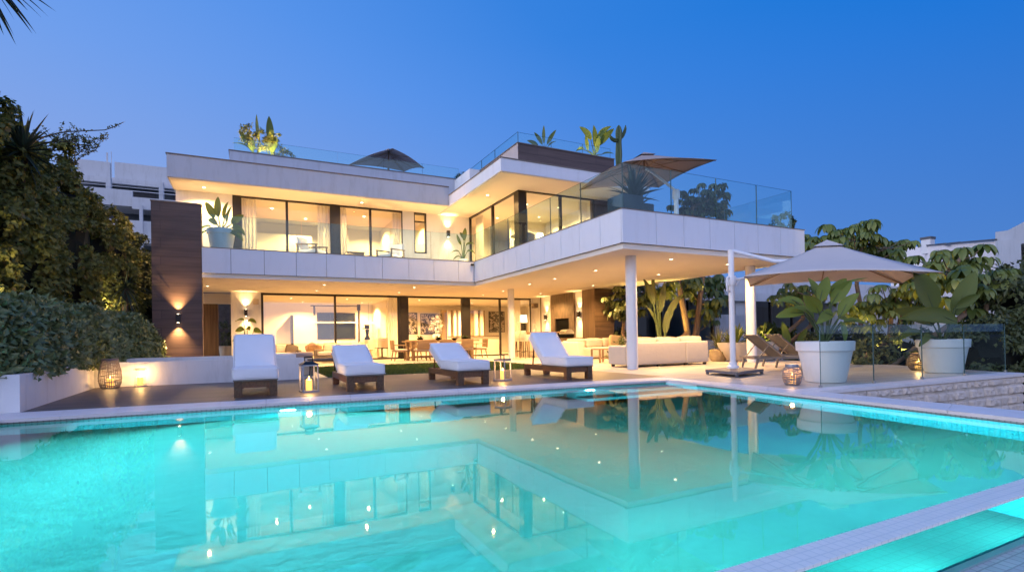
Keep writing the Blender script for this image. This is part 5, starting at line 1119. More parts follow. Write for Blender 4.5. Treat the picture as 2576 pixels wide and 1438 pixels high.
# ---- umbrella trees on the right
def umbrella(b, c, Rr, n, seed, droop=1.8, tilt=(0,0)):
    rg = random.Random(seed); c = Vector(c)
    for k in range(n):
        a = 2*PI*k/n+rg.uniform(-.15,.15); e = R(rg.uniform(-4,24)); d = Vector((math.cos(a)*math.cos(e)+tilt[0],math.sin(a)*math.cos(e)+tilt[1],math.sin(e)))
        l = Rr*rg.uniform(.85,1.15); b.strip(c+d*.10*Rr, d, l, l*.40, droop*rg.uniform(.8,1.3), .22, 6, 'paddle')
def x4(x,y): return ((3400+x*.45195)*.62891,(850+y*.45195)*.62891)
def z5(x,y): return ((3100+x*.5911)*.62891,(800+y*.5911)*.62891)
def w3(x,y): return ((2300+x*.38249)*.62891,(1100+y*.38249)*.62891)
def schefflera(lb, trunks, anchors, Rr, seed, grp='umbrella trees beyond the terrace', nl=(8,11), mat=M_sch, tr0=.095):
    rg = random.Random(seed); base = trunks[0][0]; t = thing('umbrella_tree', lb, 'tree', tuple(base), group=grp)
    b = MB(); bl = MB()
    for tr in trunks: bl.tube(tr, [tr0*(1-.5*i/len(tr)) for i in range(len(tr))], 8)
    nodes = [Vector(p) for tr in trunks for p in tr[1:]]
    for a in anchors:
        a = Vector(a); nd = min(nodes, key=lambda p: (p-a).length+max(0,p.z-a.z)*2); m_ = nd.lerp(a,.55)-Vector((0,0,.12*(a-nd).length)); bl.tube([nd,m_,a-Vector((0,0,.02))], [.028,.02,.012], 5)
        umbrella(b, a, Rr*rg.uniform(.8,1.15), rg.randint(*nl), rg.random(), 1.8, (rg.uniform(-.2,.2),rg.uniform(-.2,.2)))
        for q in range(4):
            a2 = a+Vector((rg.uniform(-.55,.55),rg.uniform(-.1,.9),rg.uniform(-.7,.0))); umbrella(b, a2, Rr*rg.uniform(.7,1.0), rg.randint(*nl), rg.random(), 1.7, (rg.uniform(-.3,.3),rg.uniform(-.3,.3)))
    b.build('crown', mat, t, world=True); bl.build('trunk', MAT['bark'], t, world=True); return t
def anch(f, l, Y, seed, dy=.8):
    rg = random.Random(seed); return [at(*f(x,y), Y+rg.uniform(-dy,dy)) for x,y in l]
T1 = at(*x4(75,840),12.5); 
schefflera('tall umbrella tree rising above the ivory parasol canopy',[[(T1.x+.15,12.5,-.1),at(*x4(90,800),12.5),at(*x4(60,640),12.5),at(*x4(60,420),12.5),at(*x4(120,260),12.5)]],
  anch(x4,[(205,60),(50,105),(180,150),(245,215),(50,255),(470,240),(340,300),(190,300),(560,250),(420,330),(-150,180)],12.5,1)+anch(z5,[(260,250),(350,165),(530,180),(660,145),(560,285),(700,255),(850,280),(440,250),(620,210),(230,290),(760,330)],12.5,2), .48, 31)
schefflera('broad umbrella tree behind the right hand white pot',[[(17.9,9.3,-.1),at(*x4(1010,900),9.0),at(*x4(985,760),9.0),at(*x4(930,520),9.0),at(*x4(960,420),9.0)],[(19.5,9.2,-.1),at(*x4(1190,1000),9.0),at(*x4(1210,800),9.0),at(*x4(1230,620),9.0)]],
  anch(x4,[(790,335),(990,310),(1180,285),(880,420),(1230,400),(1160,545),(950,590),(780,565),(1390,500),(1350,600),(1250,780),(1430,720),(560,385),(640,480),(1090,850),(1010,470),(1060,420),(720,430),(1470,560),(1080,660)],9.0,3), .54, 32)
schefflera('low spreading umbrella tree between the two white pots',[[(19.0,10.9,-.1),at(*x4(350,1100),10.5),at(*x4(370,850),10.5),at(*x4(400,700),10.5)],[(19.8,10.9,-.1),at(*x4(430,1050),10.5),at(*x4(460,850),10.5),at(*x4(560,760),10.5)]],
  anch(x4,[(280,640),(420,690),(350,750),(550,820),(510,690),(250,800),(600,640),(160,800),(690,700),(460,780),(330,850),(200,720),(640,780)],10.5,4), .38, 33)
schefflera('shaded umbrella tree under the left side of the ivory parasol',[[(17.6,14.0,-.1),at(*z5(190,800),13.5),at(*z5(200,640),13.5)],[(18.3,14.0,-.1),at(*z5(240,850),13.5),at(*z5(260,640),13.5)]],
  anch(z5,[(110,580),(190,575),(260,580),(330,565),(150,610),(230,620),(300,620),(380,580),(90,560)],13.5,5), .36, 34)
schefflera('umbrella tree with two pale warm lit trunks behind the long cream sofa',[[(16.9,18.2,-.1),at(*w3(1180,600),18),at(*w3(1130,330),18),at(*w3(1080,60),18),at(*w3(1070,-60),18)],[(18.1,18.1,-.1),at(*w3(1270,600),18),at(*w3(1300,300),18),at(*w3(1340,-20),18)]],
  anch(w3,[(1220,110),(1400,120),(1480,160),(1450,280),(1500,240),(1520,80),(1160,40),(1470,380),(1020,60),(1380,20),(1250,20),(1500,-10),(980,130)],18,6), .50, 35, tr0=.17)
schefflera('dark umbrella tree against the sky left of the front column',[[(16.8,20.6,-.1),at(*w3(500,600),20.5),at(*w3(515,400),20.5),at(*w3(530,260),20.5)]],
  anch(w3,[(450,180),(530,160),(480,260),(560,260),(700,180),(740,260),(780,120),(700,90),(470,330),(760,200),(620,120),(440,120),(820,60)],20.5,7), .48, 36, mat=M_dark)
t_ = at(*w3(1100,0),16)
# upper terrace potted umbrella tree
pu = at(2560*.0+ (2400+1000*.41725)*.62891, (550+760*.41725)*.62891, 15.5)
schefflera('round dark umbrella tree on the upper terrace behind the glass',[[(16.0,15.5,4.45),(16.0,15.5,5.4),(16.1,15.5,6.2)]],
  [at((2400+x*.41725)*.62891,(550+y*.41725)*.62891,15.5+random.uniform(-.5,.5)) for x,y in ((970,440),(1080,445),(1170,445),(900,490),(1010,500),(1120,510),(1200,530),(870,560),(960,570),(1070,560),(1190,600),(840,620),(930,640),(1040,640),(1140,640),(820,690),(900,700),(1000,700),(1100,690),(1210,690),(1170,740))], .34, 41, 'plants on the upper terrace', mat=M_dark)
t = thing('shrub', 'small rounded dark shrub at the far right end of the upper glass balustrade', 'shrub', (15.95,12.2,4.45)); c = at((2400+1735*.41725)*.62891,(550+830*.41725)*.62891,12.3)
P,D,U,L_,W_ = clumped((c.x,c.y,c.z),(.40,.4,.32),30,1100,.12,.09,.07); kites('foliage',P,D,U,L_,W_,M_dark,t); b = MB(); b.lathe([(.2,0),(.26,.3)],(c.x,c.y,4.43),18); b.build('pot', MAT['darkpot'], t, world=True)
# ---- pots
def big_pot(t, loc, r0, r1, h, mat=None, rim=.2):
    b = MB(); b.lathe([(r0,0.004),(r0+.01,.02),(r1-.045,h-rim),(r1-.01,h-rim+.01),(r1,h-.01),(r1-.015,h),(r1-.05,h),(r1-.06,h-.1)], loc, 48, cap=False); b.build('pot', mat or MAT['pot'], t, world=True, smooth=35)
    b = MB(); b.lathe([(.001,h-.09),(r1-.06,h-.09)], loc, 32, cap=False); b.build('soil', MAT['soil'], t, world=True)
def paddles(t, base, spec, mat=M_pad, seed=0, name='leaf', stalk=.022):
    """spec: (sideways, up, depth) of blade start, then blade direction (s,u,d), length, width, droop - sideways measured along the view"""
    rg = random.Random(seed); base = Vector(base); X = Vector((AR.x,AR.y,0)).normalized(); Yv = Vector((AF.x,AF.y,0)).normalized(); Zv = Vector((0,0,1))
    for (s,u,d),(ds,du,dd),L,W,dr in spec:
        p = base+X*s+Yv*d+Zv*u; dv = (X*ds+Yv*dd+Zv*du).normalized(); b = MB(); b0 = base+X*s*.12+Yv*d*.12; b.tube([b0,b0.lerp(p,.5)-X*s*.10,p,p+dv*L*.5], [stalk*1.3,stalk,stalk*.7,stalk*.3], 6); b.cur = 1
        upv = (-Yv*rg.uniform(.5,1)+X*rg.uniform(-.5,.5)+Zv*.5)
        b.strip(p, dv, L*1.12, W*1.12, dr*1.25, rg.uniform(.3,.6), 10, 'paddle', upv, rg.uniform(-.7,.7))
        b.build(name, [M_stem, mat], t, world=True, smooth=60)
t = thing('potted_strelitzia', 'huge white round pot with bird of paradise plant behind the first glass fence panel', 'potted plant', (10.55,6.68,0), group='large white pots by the glass fence')
big_pot(t, (10.55,6.68,0), .355, .535, .83)
paddles(t, (10.55,6.68,.80), [((-.42,.62,.0),(-1,.05,.1),.50,.21,.2),((-.40,.80,.1),(-.8,.45,.1),.44,.22,.4),((-.22,.62,-.2),(-.5,.75,-.2),.50,.24,.4),((-.05,.85,.05),(.3,1,.1),.50,.22,.3),((.14,.80,-.05),(.5,.9,-.1),.52,.23,.3),((.22,.92,.1),(.55,1,0),.46,.20,.3),((.02,.55,-.25),(-.8,.25,-.3),.46,.23,.7),((.16,.42,-.3),(-.05,-.7,-.3),.38,.16,.3),((.26,1.10,.1),(.9,.36,.1),.74,.15,.1),((.48,.42,.1),(1,.12,.2),.60,.17,.30),((.42,.50,.2),(.85,.2,.3),.36,.2,.6),((-.26,.75,.3),(-.6,.6,.4),.48,.23,.5),((.07,.9,.3),(-.2,1,.2),.46,.22,.3),((-.28,.5,-.1),(-.6,.8,0),.46,.21,.6),((.22,.55,-.2),(.35,.9,-.2),.48,.22,.4)], seed=1, stalk=.02)
t = thing('potted_strelitzia', 'huge white round pot with broad banana leaves behind the fourth glass fence panel', 'potted plant', (14.9,6.55,0), group='large white pots by the glass fence')
big_pot(t, (14.9,6.55,0), .355, .525, .80)
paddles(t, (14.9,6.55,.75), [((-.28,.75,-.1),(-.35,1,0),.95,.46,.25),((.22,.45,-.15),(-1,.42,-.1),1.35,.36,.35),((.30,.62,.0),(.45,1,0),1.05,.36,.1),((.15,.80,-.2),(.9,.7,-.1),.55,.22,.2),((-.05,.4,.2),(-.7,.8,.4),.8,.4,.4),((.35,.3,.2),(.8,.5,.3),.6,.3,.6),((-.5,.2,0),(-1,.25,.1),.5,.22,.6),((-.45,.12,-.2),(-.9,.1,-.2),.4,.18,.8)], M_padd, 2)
t = thing('potted_strelitzia', 'white round pot with upright green paddle leaves on the balcony behind the dark clad wall', 'potted plant', (-.92,22.75,ZF))
big_pot(t, (-.92,22.75,ZF+.15), .36, .50, .78)
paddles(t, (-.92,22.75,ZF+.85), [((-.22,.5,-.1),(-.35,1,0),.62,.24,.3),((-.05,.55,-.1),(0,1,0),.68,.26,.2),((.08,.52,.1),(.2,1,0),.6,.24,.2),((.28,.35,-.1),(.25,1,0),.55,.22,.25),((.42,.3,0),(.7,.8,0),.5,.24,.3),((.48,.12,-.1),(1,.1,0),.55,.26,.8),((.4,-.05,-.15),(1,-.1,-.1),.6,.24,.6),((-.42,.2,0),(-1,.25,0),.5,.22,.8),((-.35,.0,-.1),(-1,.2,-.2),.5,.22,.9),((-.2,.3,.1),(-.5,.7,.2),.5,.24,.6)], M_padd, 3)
t = thing('potted_strelitzia', 'small potted plant with dark leaves in the inner corner of the balcony', 'potted plant', (9.30,23.6,ZF))
big_pot(t, (9.30,23.6,ZF+.12), .17, .22, .34)
paddles(t, (9.30,23.6,ZF+.42), [((-.08,.75,0),(-.3,1,0),.5,.20,.3),((.05,.95,0),(.1,1,0),.55,.2,.2),((.15,.7,0),(.9,.6,0),.4,.2,.5),((-.2,.4,0),(-1,.5,0),.4,.18,.7),((.2,.4,0),(1,.4,0),.4,.18,.8),((-.15,.15,-.1),(-1,.1,-.1),.35,.16,.7),((.1,1.0,.1),(-.4,.9,0),.4,.18,.4)], M_padd, 4)
# agave in dark pots on the upper terrace corner
t = thing('potted_agave', 'big spiky agave in dark square pots behind the glass corner of the upper terrace', 'potted plant', (10.6,12.4,ZF+.1))
b = MB(); b.rbox(9.75,10.55,12.05,12.8,ZF+.05,5.18,.04,2); b.build('pot', MAT['darkpot'], t, world=True); b = MB(); b.rbox(10.75,11.4,12.55,13.2,ZF+.05,5.14,.04,2); b.build('pot', MAT['darkpot'], t, world=True)
b = MB(); rosette(b,(10.45,12.4,5.15),44,1.0,.20,8,86,.25,12,.35); rosette(b,(11.05,12.85,5.1),20,.6,.1,15,80,.25,13,.35); b.build('leaves', M_agave, t, world=True)
# roof plants
def cactus(t, pts, r, mat):
    b = MB(); base = len(b.v); pts = [Vector(p) for p in pts]; n = 16; m_ = len(pts); vs = []; fs = []; ref = Vector((0,1,0))
    for i,p in enumerate(pts):
        d = (pts[min(i+1,m_-1)]-pts[max(i-1,0)]).normalized(); a = d.cross(ref).normalized(); c_ = a.cross(d).normalized(); s = (1 if i < m_-2 else (.75 if i == m_-2 else .15))*(.92+.1*math.sin(i*1.9))
        for k in range(n): q_ = 2*PI*k/n; rr = r*s*(1.15 if k%2 == 0 else .72); vs.append(p+(a*math.cos(q_)+c_*math.sin(q_))*rr)
    for i in range(m_-1):
        for k in range(n): fs.append((i*n+k,i*n+(k+1)%n,(i+1)*n+(k+1)%n,(i+1)*n+k))
    fs.append(tuple((m_-1)*n+k for k in range(n))); b.add(vs, fs); return b.build('stem', mat, t, world=True, smooth=20)
M_cact = basic('cactus_skin', (.075,.11,.04), .55, .25, 6)
def z3(x,y): return ((1700+x*.48682)*.62891,(450+y*.48682)*.62891)
def z2(x,y): return ((700+x*.48682)*.62891,(450+y*.48682)*.62891)
t = thing('cactus', 'tall columnar cactus with two arms rising from the upper terrace', 'cactus', tuple(at(*z3(1590,560),19.0)))
cactus(t, [at(*z3(1592,y),19.0) for y in (700,600,500,420,350,290,240,190,150,118,102)], .135, M_cact)
cactus(t, [at(*z3(x,y),19.0) for x,y in ((1592,222),(1560,228),(1538,216),(1524,198),(1518,176))], .085, M_cact); cactus(t, [at(*z3(x,y),19.0) for x,y in ((1598,215),(1622,190),(1638,160),(1646,130),(1648,102))], .08, M_cact)
t = thing('banana_plant', 'banana plant lit from below on the right roof terrace', 'plant', tuple(at(*z3(1385,345),20.5)))
bs_ = at(*z3(1390,350),20.5)
paddles(t, bs_, [((-.15,.75,0),(-.5,1,0),.75,.30,.4),((0.0,.45,0),(0,1,0),.9,.34,.15),((.25,.5,0),(.6,1,0),.95,.30,.35),((.2,.8,0),(.5,1,0),.8,.25,.6),((-.3,.25,0),(-.1,1,0),.7,.16,.2),((-.5,.3,0),(-1,.4,0),.4,.2,.8),((.4,.05,0),(1,.3,0),.5,.14,.3),((.15,.1,-.2),(.1,1,0),.7,.3,.2)], M_pad, 6)
t = thing('roof_agave', 'small spiky plant behind the glass of the right roof terrace', 'plant', tuple(at(*z3(980,275),21)))
bs_ = at(*z3(980,285),21); paddles(t, bs_, [((-.3,.1,0),(-.7,.6,0),.5,.16,.3),((-.1,.15,0),(-.5,1,0),.6,.17,.2),((0,.2,0),(0,1,0),.75,.17,.1),((.15,.15,0),(.5,1,0),.7,.18,.2),((-.35,.0,0),(-1,.3,0),.4,.14,.3),((.2,.05,0),(.8,.8,0),.4,.14,.3)], M_padd, 7, stalk=.01)
t = thing('planting_bed', 'uplit group of strelitzia and shrubs on the left roof terrace', 'plant', tuple(at(*z2(730,345),26.5)))
bs_ = at(*z2(660,350),26.5); paddles(t, bs_, [((-.3,.35,0),(-.8,.6,0),.7,.25,.4),((-.25,.5,0),(-.5,1,0),.7,.25,.3),((-.1,.2,0),(-.1,1,0),.6,.3,.2),((.1,.1,0),(.6,.7,0),.5,.25,.4)], M_pad, 8)
bs_ = at(*z2(790,350),26.7); paddles(t, bs_, [((0,.5,0),(-.05,1,0),1.2,.30,.1),((-.5,.6,0),(-.1,1,0),1.2,.22,.1),((.1,.1,-.1),(.2,1,0),.7,.4,.2)], M_padd, 9)
c = at(*z2(770,260),26.3)
for (dx_,dz_,rr,n_) in ((-.35,.2,.45,500),(.35,.0,.5,700),(.7,-.6,.3,300),(-.8,.3,.35,300)):
    P,D,U,L_,W_ = clumped((c.x+dx_,c.y,c.z+dz_),(rr,.4,rr),16,n_,.16,.12,.06); kites('foliage',P,D,U,L_,W_,M_vine,t)
t = thing('shrub', 'small dark shrub by the low upstand between the two roofs', 'shrub', tuple(at(*z3(325,545),24.5))); c = at(*z3(322,535),24.5)
P,D,U,L_,W_ = clumped((c.x,c.y,c.z-.1),(.38,.3,.3),20,700,.12,.12,.05); kites('foliage',P,D,U,L_,W_,M_dark,t)
# plant in front of the entrance lamp
t = thing('potted_fig', 'leafy plant silhouetted by the entrance wall lamp, above the upright lounger', 'potted plant', (-.15,26.9,0))
big_pot(t, (-.15,26.9,0), .2, .28, .5, MAT['cream'], .1)
paddles(t, (-.15,26.9,.45), [((-.1,1.15,0),(-.8,.35,0),.36,.26,.5),((.1,1.55,0),(.9,.2,0),.36,.26,.5),((-.1,1.6,0),(-.9,.3,0),.36,.24,.5),((.35,1.1,0),(1,.25,0),.36,.26,.5),((-.25,.75,0),(-.6,.1,-.3),.32,.26,.5),((.3,.5,0),(.9,.1,0),.34,.26,.5),((.05,1.2,-.1),(.6,.2,-.5),.36,.26,.5)], M_padd, 10, stalk=.018)
t = thing('potted_shrub', 'potted shrub in the dark entrance passage', 'potted plant', (-1.15,30.5,.02))
big_pot(t, (-1.05,30.5,.02), .28, .42, .85, MAT['cream'], .08); P,D,U,L_,W_ = clumped((-1.05,30.5,1.5),(.3,.3,.6),20,500,.15,.12,.07); kites('foliage',P,D,U,L_,W_,M_dark,t)
t = thing('cypress', 'dark cypress seen through the entrance passage', 'tree', (-2.1,32.2,0.02)); P,D,U,L_,W_ = clumped((-2.1,32.2,1.5),(.28,.28,1.35),60,1500,.1,.1,.05); kites('crown',P,D,U,L_,W_,M_dark,t)
b = MB(); b.tube([(-2.1,32.2,.02),(-2.1,32.2,1.0)], .04, 8); b.build('trunk', MAT['darkbark'], t, world=True)
# planting along the right end of the terrace
t = thing('potted_grass_palm', 'arching sago like plant in a patterned round pot right of the long sofa', 'potted plant', (15.6,14.3,0)); c = at(*w3(1500,835),14.2)
b = MB(); b.lathe([(.25,.004),(.33,.15),(.33,.42),(.30,.45)], (c.x,c.y,0), 28); b.build('pot', basic('mottled_pot', (.35,.27,.17), .8, .5, 9), t, world=True)
b = MB(); rosette(b,(c.x,c.y,.48),46,.85,.07,5,85,.8,21,.2); rosette(b,(c.x+.75,c.y+.2,.62),40,.75,.06,5,85,.8,22,.2); b.build('leaves', leafmat('strap_leaf', (.06,.075,.02), (.17,.17,.05), .5, .3), t, world=True)
t = thing('planter_trough', 'long pale boat shaped planter behind the slim rear column', 'planter', (16.6,13.6,0))
b = MB(); pr = []; n = 24; vs = []; fs = []
for k,(sx,sy,z) in enumerate([(1.0,.30,.004),(1.05,.33,.02),(1.5,.45,.55),(1.55,.48,.70),(1.48,.43,.70),(1.40,.38,.55)]):
    for i in range(n): a = 2*PI*i/n; vs.append((16.9+sx*math.copysign(abs(math.cos(a))**.6,math.cos(a)),13.55+sy*math.copysign(abs(math.sin(a))**.6,math.sin(a)),z))
for k in range(5):
    for i in range(n): fs.append((k*n+i,k*n+(i+1)%n,(k+1)*n+(i+1)%n,(k+1)*n+i))
fs.append(tuple(range(n))[::-1]); b.add(vs, fs); b.build('trough', MAT['cream'], t, world=True, smooth=40)
b = MB()
for k,(x_,y_) in enumerate(((16.2,13.6),(17.6,13.6),(17.0,13.5))): rosette(b,(x_,y_,.6),18,.8,.13,20,88,.4,30+k,.2,'paddle')
b.build('leaves', M_padd, t, world=True)
t = thing('strelitzia_clump', 'tall giant strelitzia clump behind the long cream sofa', 'plant', (15.8,17.0,0)); c = at(*w3(900,700),17.0)
paddles(t, (c.x,17.0,0), [((-.28,2.3,0),(-.3,1,0),1.1,.26,.2),((.0,2.0,.1),(.15,1,0),1.2,.26,.15),((.25,1.5,0),(.25,1,0),1.0,.26,.25),((.15,1.1,-.1),(.1,1,0),.9,.26,.2),((-.2,1.5,0),(-.35,1,0),.8,.22,.4),((-.1,2.6,.2),(-.1,1,0),1.1,.26,.2),((.4,1.9,0),(.4,1,0),.9,.24,.4)], M_dark, 11, stalk=.05)
def bush(lb, c, r, n, mat, L=.16, W=.1, ncl=60, rc=.3, name='shrub', grp=None, seed=0):
    t = thing(name, lb, 'shrub', (c[0],c[1],max(-1,c[2]-r[2])), group=grp); P,D,U,L_,W_ = clumped(c,r,ncl,n,rc,L,W,zmin=-1.0); kites('foliage',P,D,U,L_,W_,mat,t); core(c,tuple(x*.85 for x in r),'dark_core',M_core,t,seed,2); return t
bush('dark shrubs at the foot of the trees left of the front column', (17.2,21.5,.4), (1.2,1.0,.7), 2200, M_dark, seed=1)
bush('low dark shrub under the dark umbrella tree', (15.4,18.8,.25), (.9,.5,.45), 1200, M_dark, .2, .08, seed=2)
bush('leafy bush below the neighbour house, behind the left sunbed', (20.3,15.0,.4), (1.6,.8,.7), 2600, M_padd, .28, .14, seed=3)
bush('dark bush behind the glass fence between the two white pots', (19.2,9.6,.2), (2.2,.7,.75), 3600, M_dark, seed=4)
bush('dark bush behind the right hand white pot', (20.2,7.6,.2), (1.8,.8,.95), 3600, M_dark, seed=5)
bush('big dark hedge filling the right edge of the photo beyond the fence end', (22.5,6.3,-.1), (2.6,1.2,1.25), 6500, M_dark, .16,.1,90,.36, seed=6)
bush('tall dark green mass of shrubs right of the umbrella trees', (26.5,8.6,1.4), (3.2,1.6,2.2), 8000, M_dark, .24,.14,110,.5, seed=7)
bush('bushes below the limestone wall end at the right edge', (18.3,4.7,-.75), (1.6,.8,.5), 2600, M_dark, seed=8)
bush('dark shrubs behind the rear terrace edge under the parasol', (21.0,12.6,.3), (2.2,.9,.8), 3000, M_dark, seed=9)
t = thing('tropical_plant', 'small plant with upright leaves between the sunbeds and the neighbour wall', 'plant', (18.9,13.2,0)); paddles(t, (18.9,13.2,0), [((-.2,.5,0),(-.2,1,0),.9,.26,.15),((.15,.5,0),(.4,1,0),.7,.24,.3),((.5,.4,0),(.6,.9,0),.7,.24,.4),((.8,.35,0),(.9,.8,0),.6,.22,.4),((-.6,.3,0),(-.8,.6,0),.5,.2,.5)], M_pad, 12)
# garden uplights
def uplight(loc, lb, e, aim, col=(1,.66,.18), spot=95):
    t = thing('garden_spotlight', lb, 'garden light', loc, group='garden uplights'); aim = Vector(aim).normalized(); q_ = aim.to_track_quat('Z','Y').to_matrix().to_4x4()
    b = MB(); b.lathe([(.045,0),(.055,.12),(.05,.12),(.045,.1)], n=14, cap=False); b.v = [tuple(q_ @ Vector(v)+Vector((0,0,.06))) for v in b.v]; b.build('body', MAT['frame'], t)
    b = MB(); b.lathe([(.045,.1),(.001,.105)], n=14, cap=False); b.v = [tuple(q_ @ Vector(v)+Vector((0,0,.06))) for v in b.v]; b.build('lens', MAT['lamp'], t)
    b = MB(); b.tube([(0,0,-.05),(0,0,.07)], .012, 6); b.build('stake', MAT['frame'], t)
    lamp('garden_lamp', 'SPOT', tuple(aim*.2+Vector((0,0,.06))), e, col, .03, t, aim.to_track_quat('-Z','Y').to_euler(), spot, .7)
uplight((18.4,10.1,0), 'yellow garden spotlight on the trunks between the white pots', 60, (.35,.25,1))
uplight((17.55,8.6,0), 'yellow garden spotlight behind the right hand white pot', 50, (.3,.2,1))
uplight((17.2,13.2,0), 'yellow garden spotlight under the shaded umbrella tree', 40, (.3,.3,1))
uplight((16.75,17.75,0), 'yellow garden spotlight at the pale trunks behind the long sofa', 130, (.25,.25,1))
uplight((-4.35,17.4,1.72), 'yellow garden spotlight hidden between hedge and vine trees', 32, (-.75,.1,.55), (1,.76,.40), 160)
uplight((-4.45,13.6,1.72), 'yellow garden spotlight behind the near end of the hedge', 32, (-.7,.25,.6), (1,.76,.40), 160)
uplight((-4.0,20.6,1.62), 'yellow garden spotlight behind the far end of the hedge', 30, (-.45,.35,.7), (1,.76,.40), 160)
p_ = at(*z2(735,335),25.8); uplight((p_.x,25.9,9.1), 'yellow spotlight in the planting on the left roof terrace', 110, (0,.55,.9), spot=120)
p_ = at(*z3(1380,335),19.6); uplight((p_.x,19.6,8.95), 'yellow spotlight under the banana plant on the right roof', 55, (0,.6,1), spot=110)
GAIN = {'downlight_lamp': 10.0, 'sconce_lamp': 4.0, 'candle_lamp': 3.0, 'garden_lamp': 5.0, 'pool_lamp': 13.0, 'floor_lamp': 4.0}
# ------------------------------------------------------------------ neighbours
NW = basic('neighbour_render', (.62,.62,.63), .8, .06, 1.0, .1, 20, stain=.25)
NG = glassmat('neighbour_glass', (.35,.45,.5), 1.35)
NR_ = basic('neighbour_room', (.10,.12,.14), .8, .3, 1)
# terraced apartment block on the left, far behind
t = thing('apartment_block', 'old white terraced apartment block far behind the left trees', 'building', (-9,48,0))
def nb(name, mb, mat): return mb.build(name, mat, t, world=True, smooth=None)
b = MB(); b.box(-14,2,48,60,-1,14.3-.95); nb('wall', b, NR_)
for k,zz in enumerate((13.3,11.55,9.6)):
    pass
b = MB(); b.box(-10.85,-8.95,47,47.3,13.0,14.35); b.box(-8.68,2,47,47.3,13.0,14.42); b.box(-10.85,2,47.3,58,13.0,13.3); b.box(-10.6,2,46.6,47,12.75,13.15); nb('roof_parapet', b, NW)
b = MB(); b.box(-11.5,-7.4,45.6,45.9,10.95,12.05); b.box(-11.5,2,45.9,48,10.9,11.05); b.box(-7.4,2,45.4,45.7,10.75,11.6); b.box(-11.5,2,45.6,48,8.2,8.4); b.box(-9,2,45.3,45.6,8.3,9.9); nb('balcony', b, NW)
for x_ in (-9.0,-5.85,-2.5): b = MB(); b.box(x_,x_+.28,45.9,46.4,11.05,13.0); nb('pillar', b, NW)
b = MB(); b.box(-6.95,-6.75,45.2,45.5,5,11); nb('pillar', b, NW)
b = MB()
for x_ in (-10.5,-7.8,-5.2): b = MB(); b.box(x_,x_+1.5,47.94,47.99,11.2,12.7); nb('shutter', b, MAT['taupe'])
b = MB(); b.box(-9.2,-9.1,47.2,47.25,14.3,15.1); b.tube([(-8.9,47.2,13.3),(-8.9,47.2,15.2)], .02, 6); nb('antenna', b, NW)
b = MB(); b.box(-11.5,2,45.62,45.66,12.05,12.1); b.box(-11.5,2,45.62,45.66,12.3,12.34); nb('handrail', b, NW)
# white modern neighbour on the right
t = thing('neighbour_house', 'white neighbouring house with dark glazing behind the umbrella trees', 'house', (25,22,0))
b = MB(); b.box(17.6,52,21.9,30,-1,.02); b.box(17.6,52,22.0,30,3.1,4.4); b.box(36.2,52,22,30,.02,3.1); b.box(26.2,27.4,22.0,30,.02,3.1); b.box(17.6,18.4,22.0,30,.02,3.1); nb('wall', b, NW)
b = MB(); b.box(17.6,52,21.7,22,3.0,3.5); nb('roof_band', b, NW)
b = MB(); b.box(18.4,26.2,29,29.3,0,3.1); b.box(27.4,36,29,29.3,0,3.1); nb('room_wall', b, NR_)
for x0,x1 in ((18.4,20.4),(20.5,22.4),(22.5,24.3),(24.4,26.2),(27.4,29.4),(29.5,31.5),(31.6,33.6)):
    b = MB(); b.add([(x0,22.1,.35),(x1,22.1,.35),(x1,22.1,3.0),(x0,22.1,3.0)], [(0,1,2,3)]); w_ = nb('window', b, NG); b = MB(); b.box(x1,x1+.1,22.02,22.2,.02,3.1); fr_ = b.build('frame', MAT['frame'], w_, smooth=None); o = t.location; fr_.data.transform(Matrix.Translation((-o.x,-o.y,-o.z)))
t = thing('boundary_wall', 'low white boundary wall in front of the neighbouring house', 'wall', (24,19.5,0))
b = MB(); b.box(16.9,60,19.5,19.7,-1,.72); b.box(21.9,24.2,19.4,19.72,-.9,2.05); b.build('wall', NW, t, world=True, smooth=None)
t = thing('boundary_wall', 'pale low wall beyond the glass fence at the right edge', 'wall', (26,9.5,0))
b = MB(); b.box(21.0,36,9.9,10.1,-1,.85); b.build('wall', NW, t, world=True, smooth=None)
# far right house with chimney
t = thing('neighbour_house', 'far white house with chimney, solar panels and a bamboo blind at the right edge', 'house', (32,17,0))
def up(x,y,Y): return at(*x4(x,y),Y)
A1, A2 = up(440,295,24), up(620,300,21.5); A3 = up(1285,248,13.5); A4 = up(1512,222,11.5); A5 = up(1700,200,10)
b = MB()
def wallseg(p,q,zb=-1,th=(1.5,1.5,0)):
    n_ = Vector(th); v = [(p.x,p.y,zb),(q.x,q.y,zb),(q.x,q.y,q.z),(p.x,p.y,p.z)]; v += [(a+n_.x,c+n_.y,d) for a,c,d in v]; b.add(v, [(0,1,2,3),(7,6,5,4),(3,2,6,7),(0,3,7,4),(1,5,6,2)])
wallseg(A1,A2); wallseg(A2,A3,th=(6,3,0)); nb('wall', b, basic('glow_painted_render', (.86,.78,.74), .8, .05, 1, .1, 20, stain=.2))  # sunset glow on this wall is put into its warm, pale colour
b = MB(); e = Vector((-.1,-.05,.05)); b.beam(A2+e,A3+e,.12,.10); nb('roof_edge', b, MAT['taupe'])
# upper block at the right edge
B1 = up(1285,170,13.6); B2 = up(1535,135,11.4); dB = Vector((B1.x,B1.y,0)).normalized()*2; b = MB(); wallseg(B1,B2,A3.z-.5,tuple(dB)); nb('upper_block', b, NW); b = MB(); dA = Vector((A3.x,A3.y,0)).normalized()*2; wallseg(A3,A4,-1,tuple(dA)); nb('wall', b, NW)
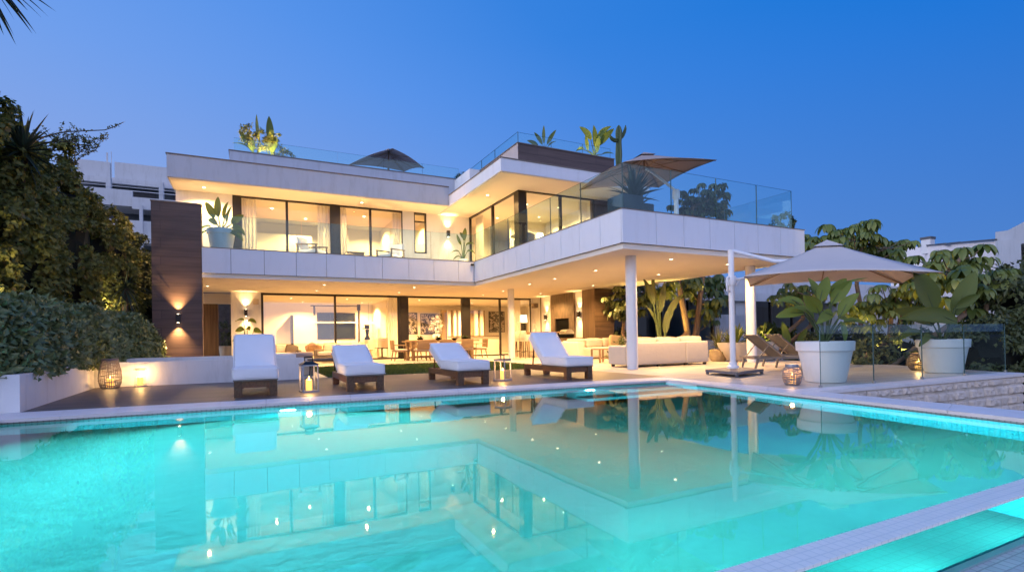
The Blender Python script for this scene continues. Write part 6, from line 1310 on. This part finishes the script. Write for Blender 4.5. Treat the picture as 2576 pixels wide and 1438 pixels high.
# recessed window wing
C1 = up(1365,340,12.9); C2 = up(1760,280,9.6); b = MB(); dv = (C2-C1); dv.z = 0; L_ = dv.length; dv.normalize(); nn = Vector((dv.y,-dv.x,0)); nn = nn if nn.dot(Vector((C1.x,C1.y,0))) < 0 else -nn
zt = C1.z; zb_ = up(1500,605,12).z
def fbox(s0,s1,d0,d1,z0,z1):
    b_ = MB(); v = []
    for zz in (z0,z1):
        for s_,d_ in ((s0,d0),(s1,d0),(s1,d1),(s0,d1)): p = C1+dv*s_-nn*d_; v.append((p.x,p.y,zz))
    return b_.add(v, [(0,3,2,1),(4,5,6,7),(0,1,5,4),(1,2,6,5),(2,3,7,6),(3,0,4,7)])
b = fbox(-.1,6,0,3,zt,zt+1.0); nb('wall', b, NW); b = fbox(-.1,6,-.2,3,zb_-3.5,zb_); nb('wall', b, NW); b = fbox(-.1,.5,0.02,3,zb_,zt); nb('wall', b, NW); b = fbox(.5,6,.9,1.0,zb_,zt); nb('window_wall', b, NW)
b = fbox(.9,2.6,.80,.88,zb_+.1,zt-.5); w_ = nb('window', b, MAT['frame'])
b = fbox(.97,2.5,.74,.79,zb_+.95,zt-.55); nb('bamboo_blind', b, planks('bamboo', (.42,.26,.10), (.5,.32,.13), (.2,.12,.05), 3, .05, (R(90),0,0), .004, .7, .3, (2,30,30)))
# chimney and panels
ch = up(690,290,20.5); s_ = .3; b = MB(); b.box(ch.x-s_,ch.x+s_,ch.y-s_,ch.y+s_,ch.z-.6,ch.z+.45); c_ = nb('chimney', b, NW); b = MB(); b.box(ch.x-s_-.05,ch.x+s_+.05,ch.y-s_-.05,ch.y+s_+.05,ch.z+.45,ch.z+.62); nb('chimney_cap', b, MAT['taupe'])
for x0,x1,y_ in ((770,870,290),(895,1000,278)):
    p, q = up(x0,y_,20), up(x1,y_-8,17.5); b = MB(); b.add([p,q,q+Vector((.9,.5,.28)),p+Vector((.9,.5,.28)),p-Vector((0,0,.05)),q-Vector((0,0,.05))], [(0,1,2,3),(4,5,1,0)]); nb('solar_panel', b, basic('solar', (.01,.012,.02), .25, .2, 3))
# ------------------------------------------------------------------ to metres
bpy.context.view_layer.update()
done = set()
for o in bpy.data.objects:
    o.location *= K
    if o.type == 'MESH' and o.data.name not in done:
        done.add(o.data.name); o.data.transform(Matrix.Scale(K,4)); 
    if o.type == 'MESH':
        for md in o.modifiers:
            if md.type == 'SOLIDIFY': md.thickness *= K
for l in bpy.data.lights:
    if l.type != 'SUN':
        l.energy *= K*K*(GAIN.get(l.name.split('.')[0],1))
        if l.type == 'AREA': l.size *= K
        else: l.shadow_soft_size *= K
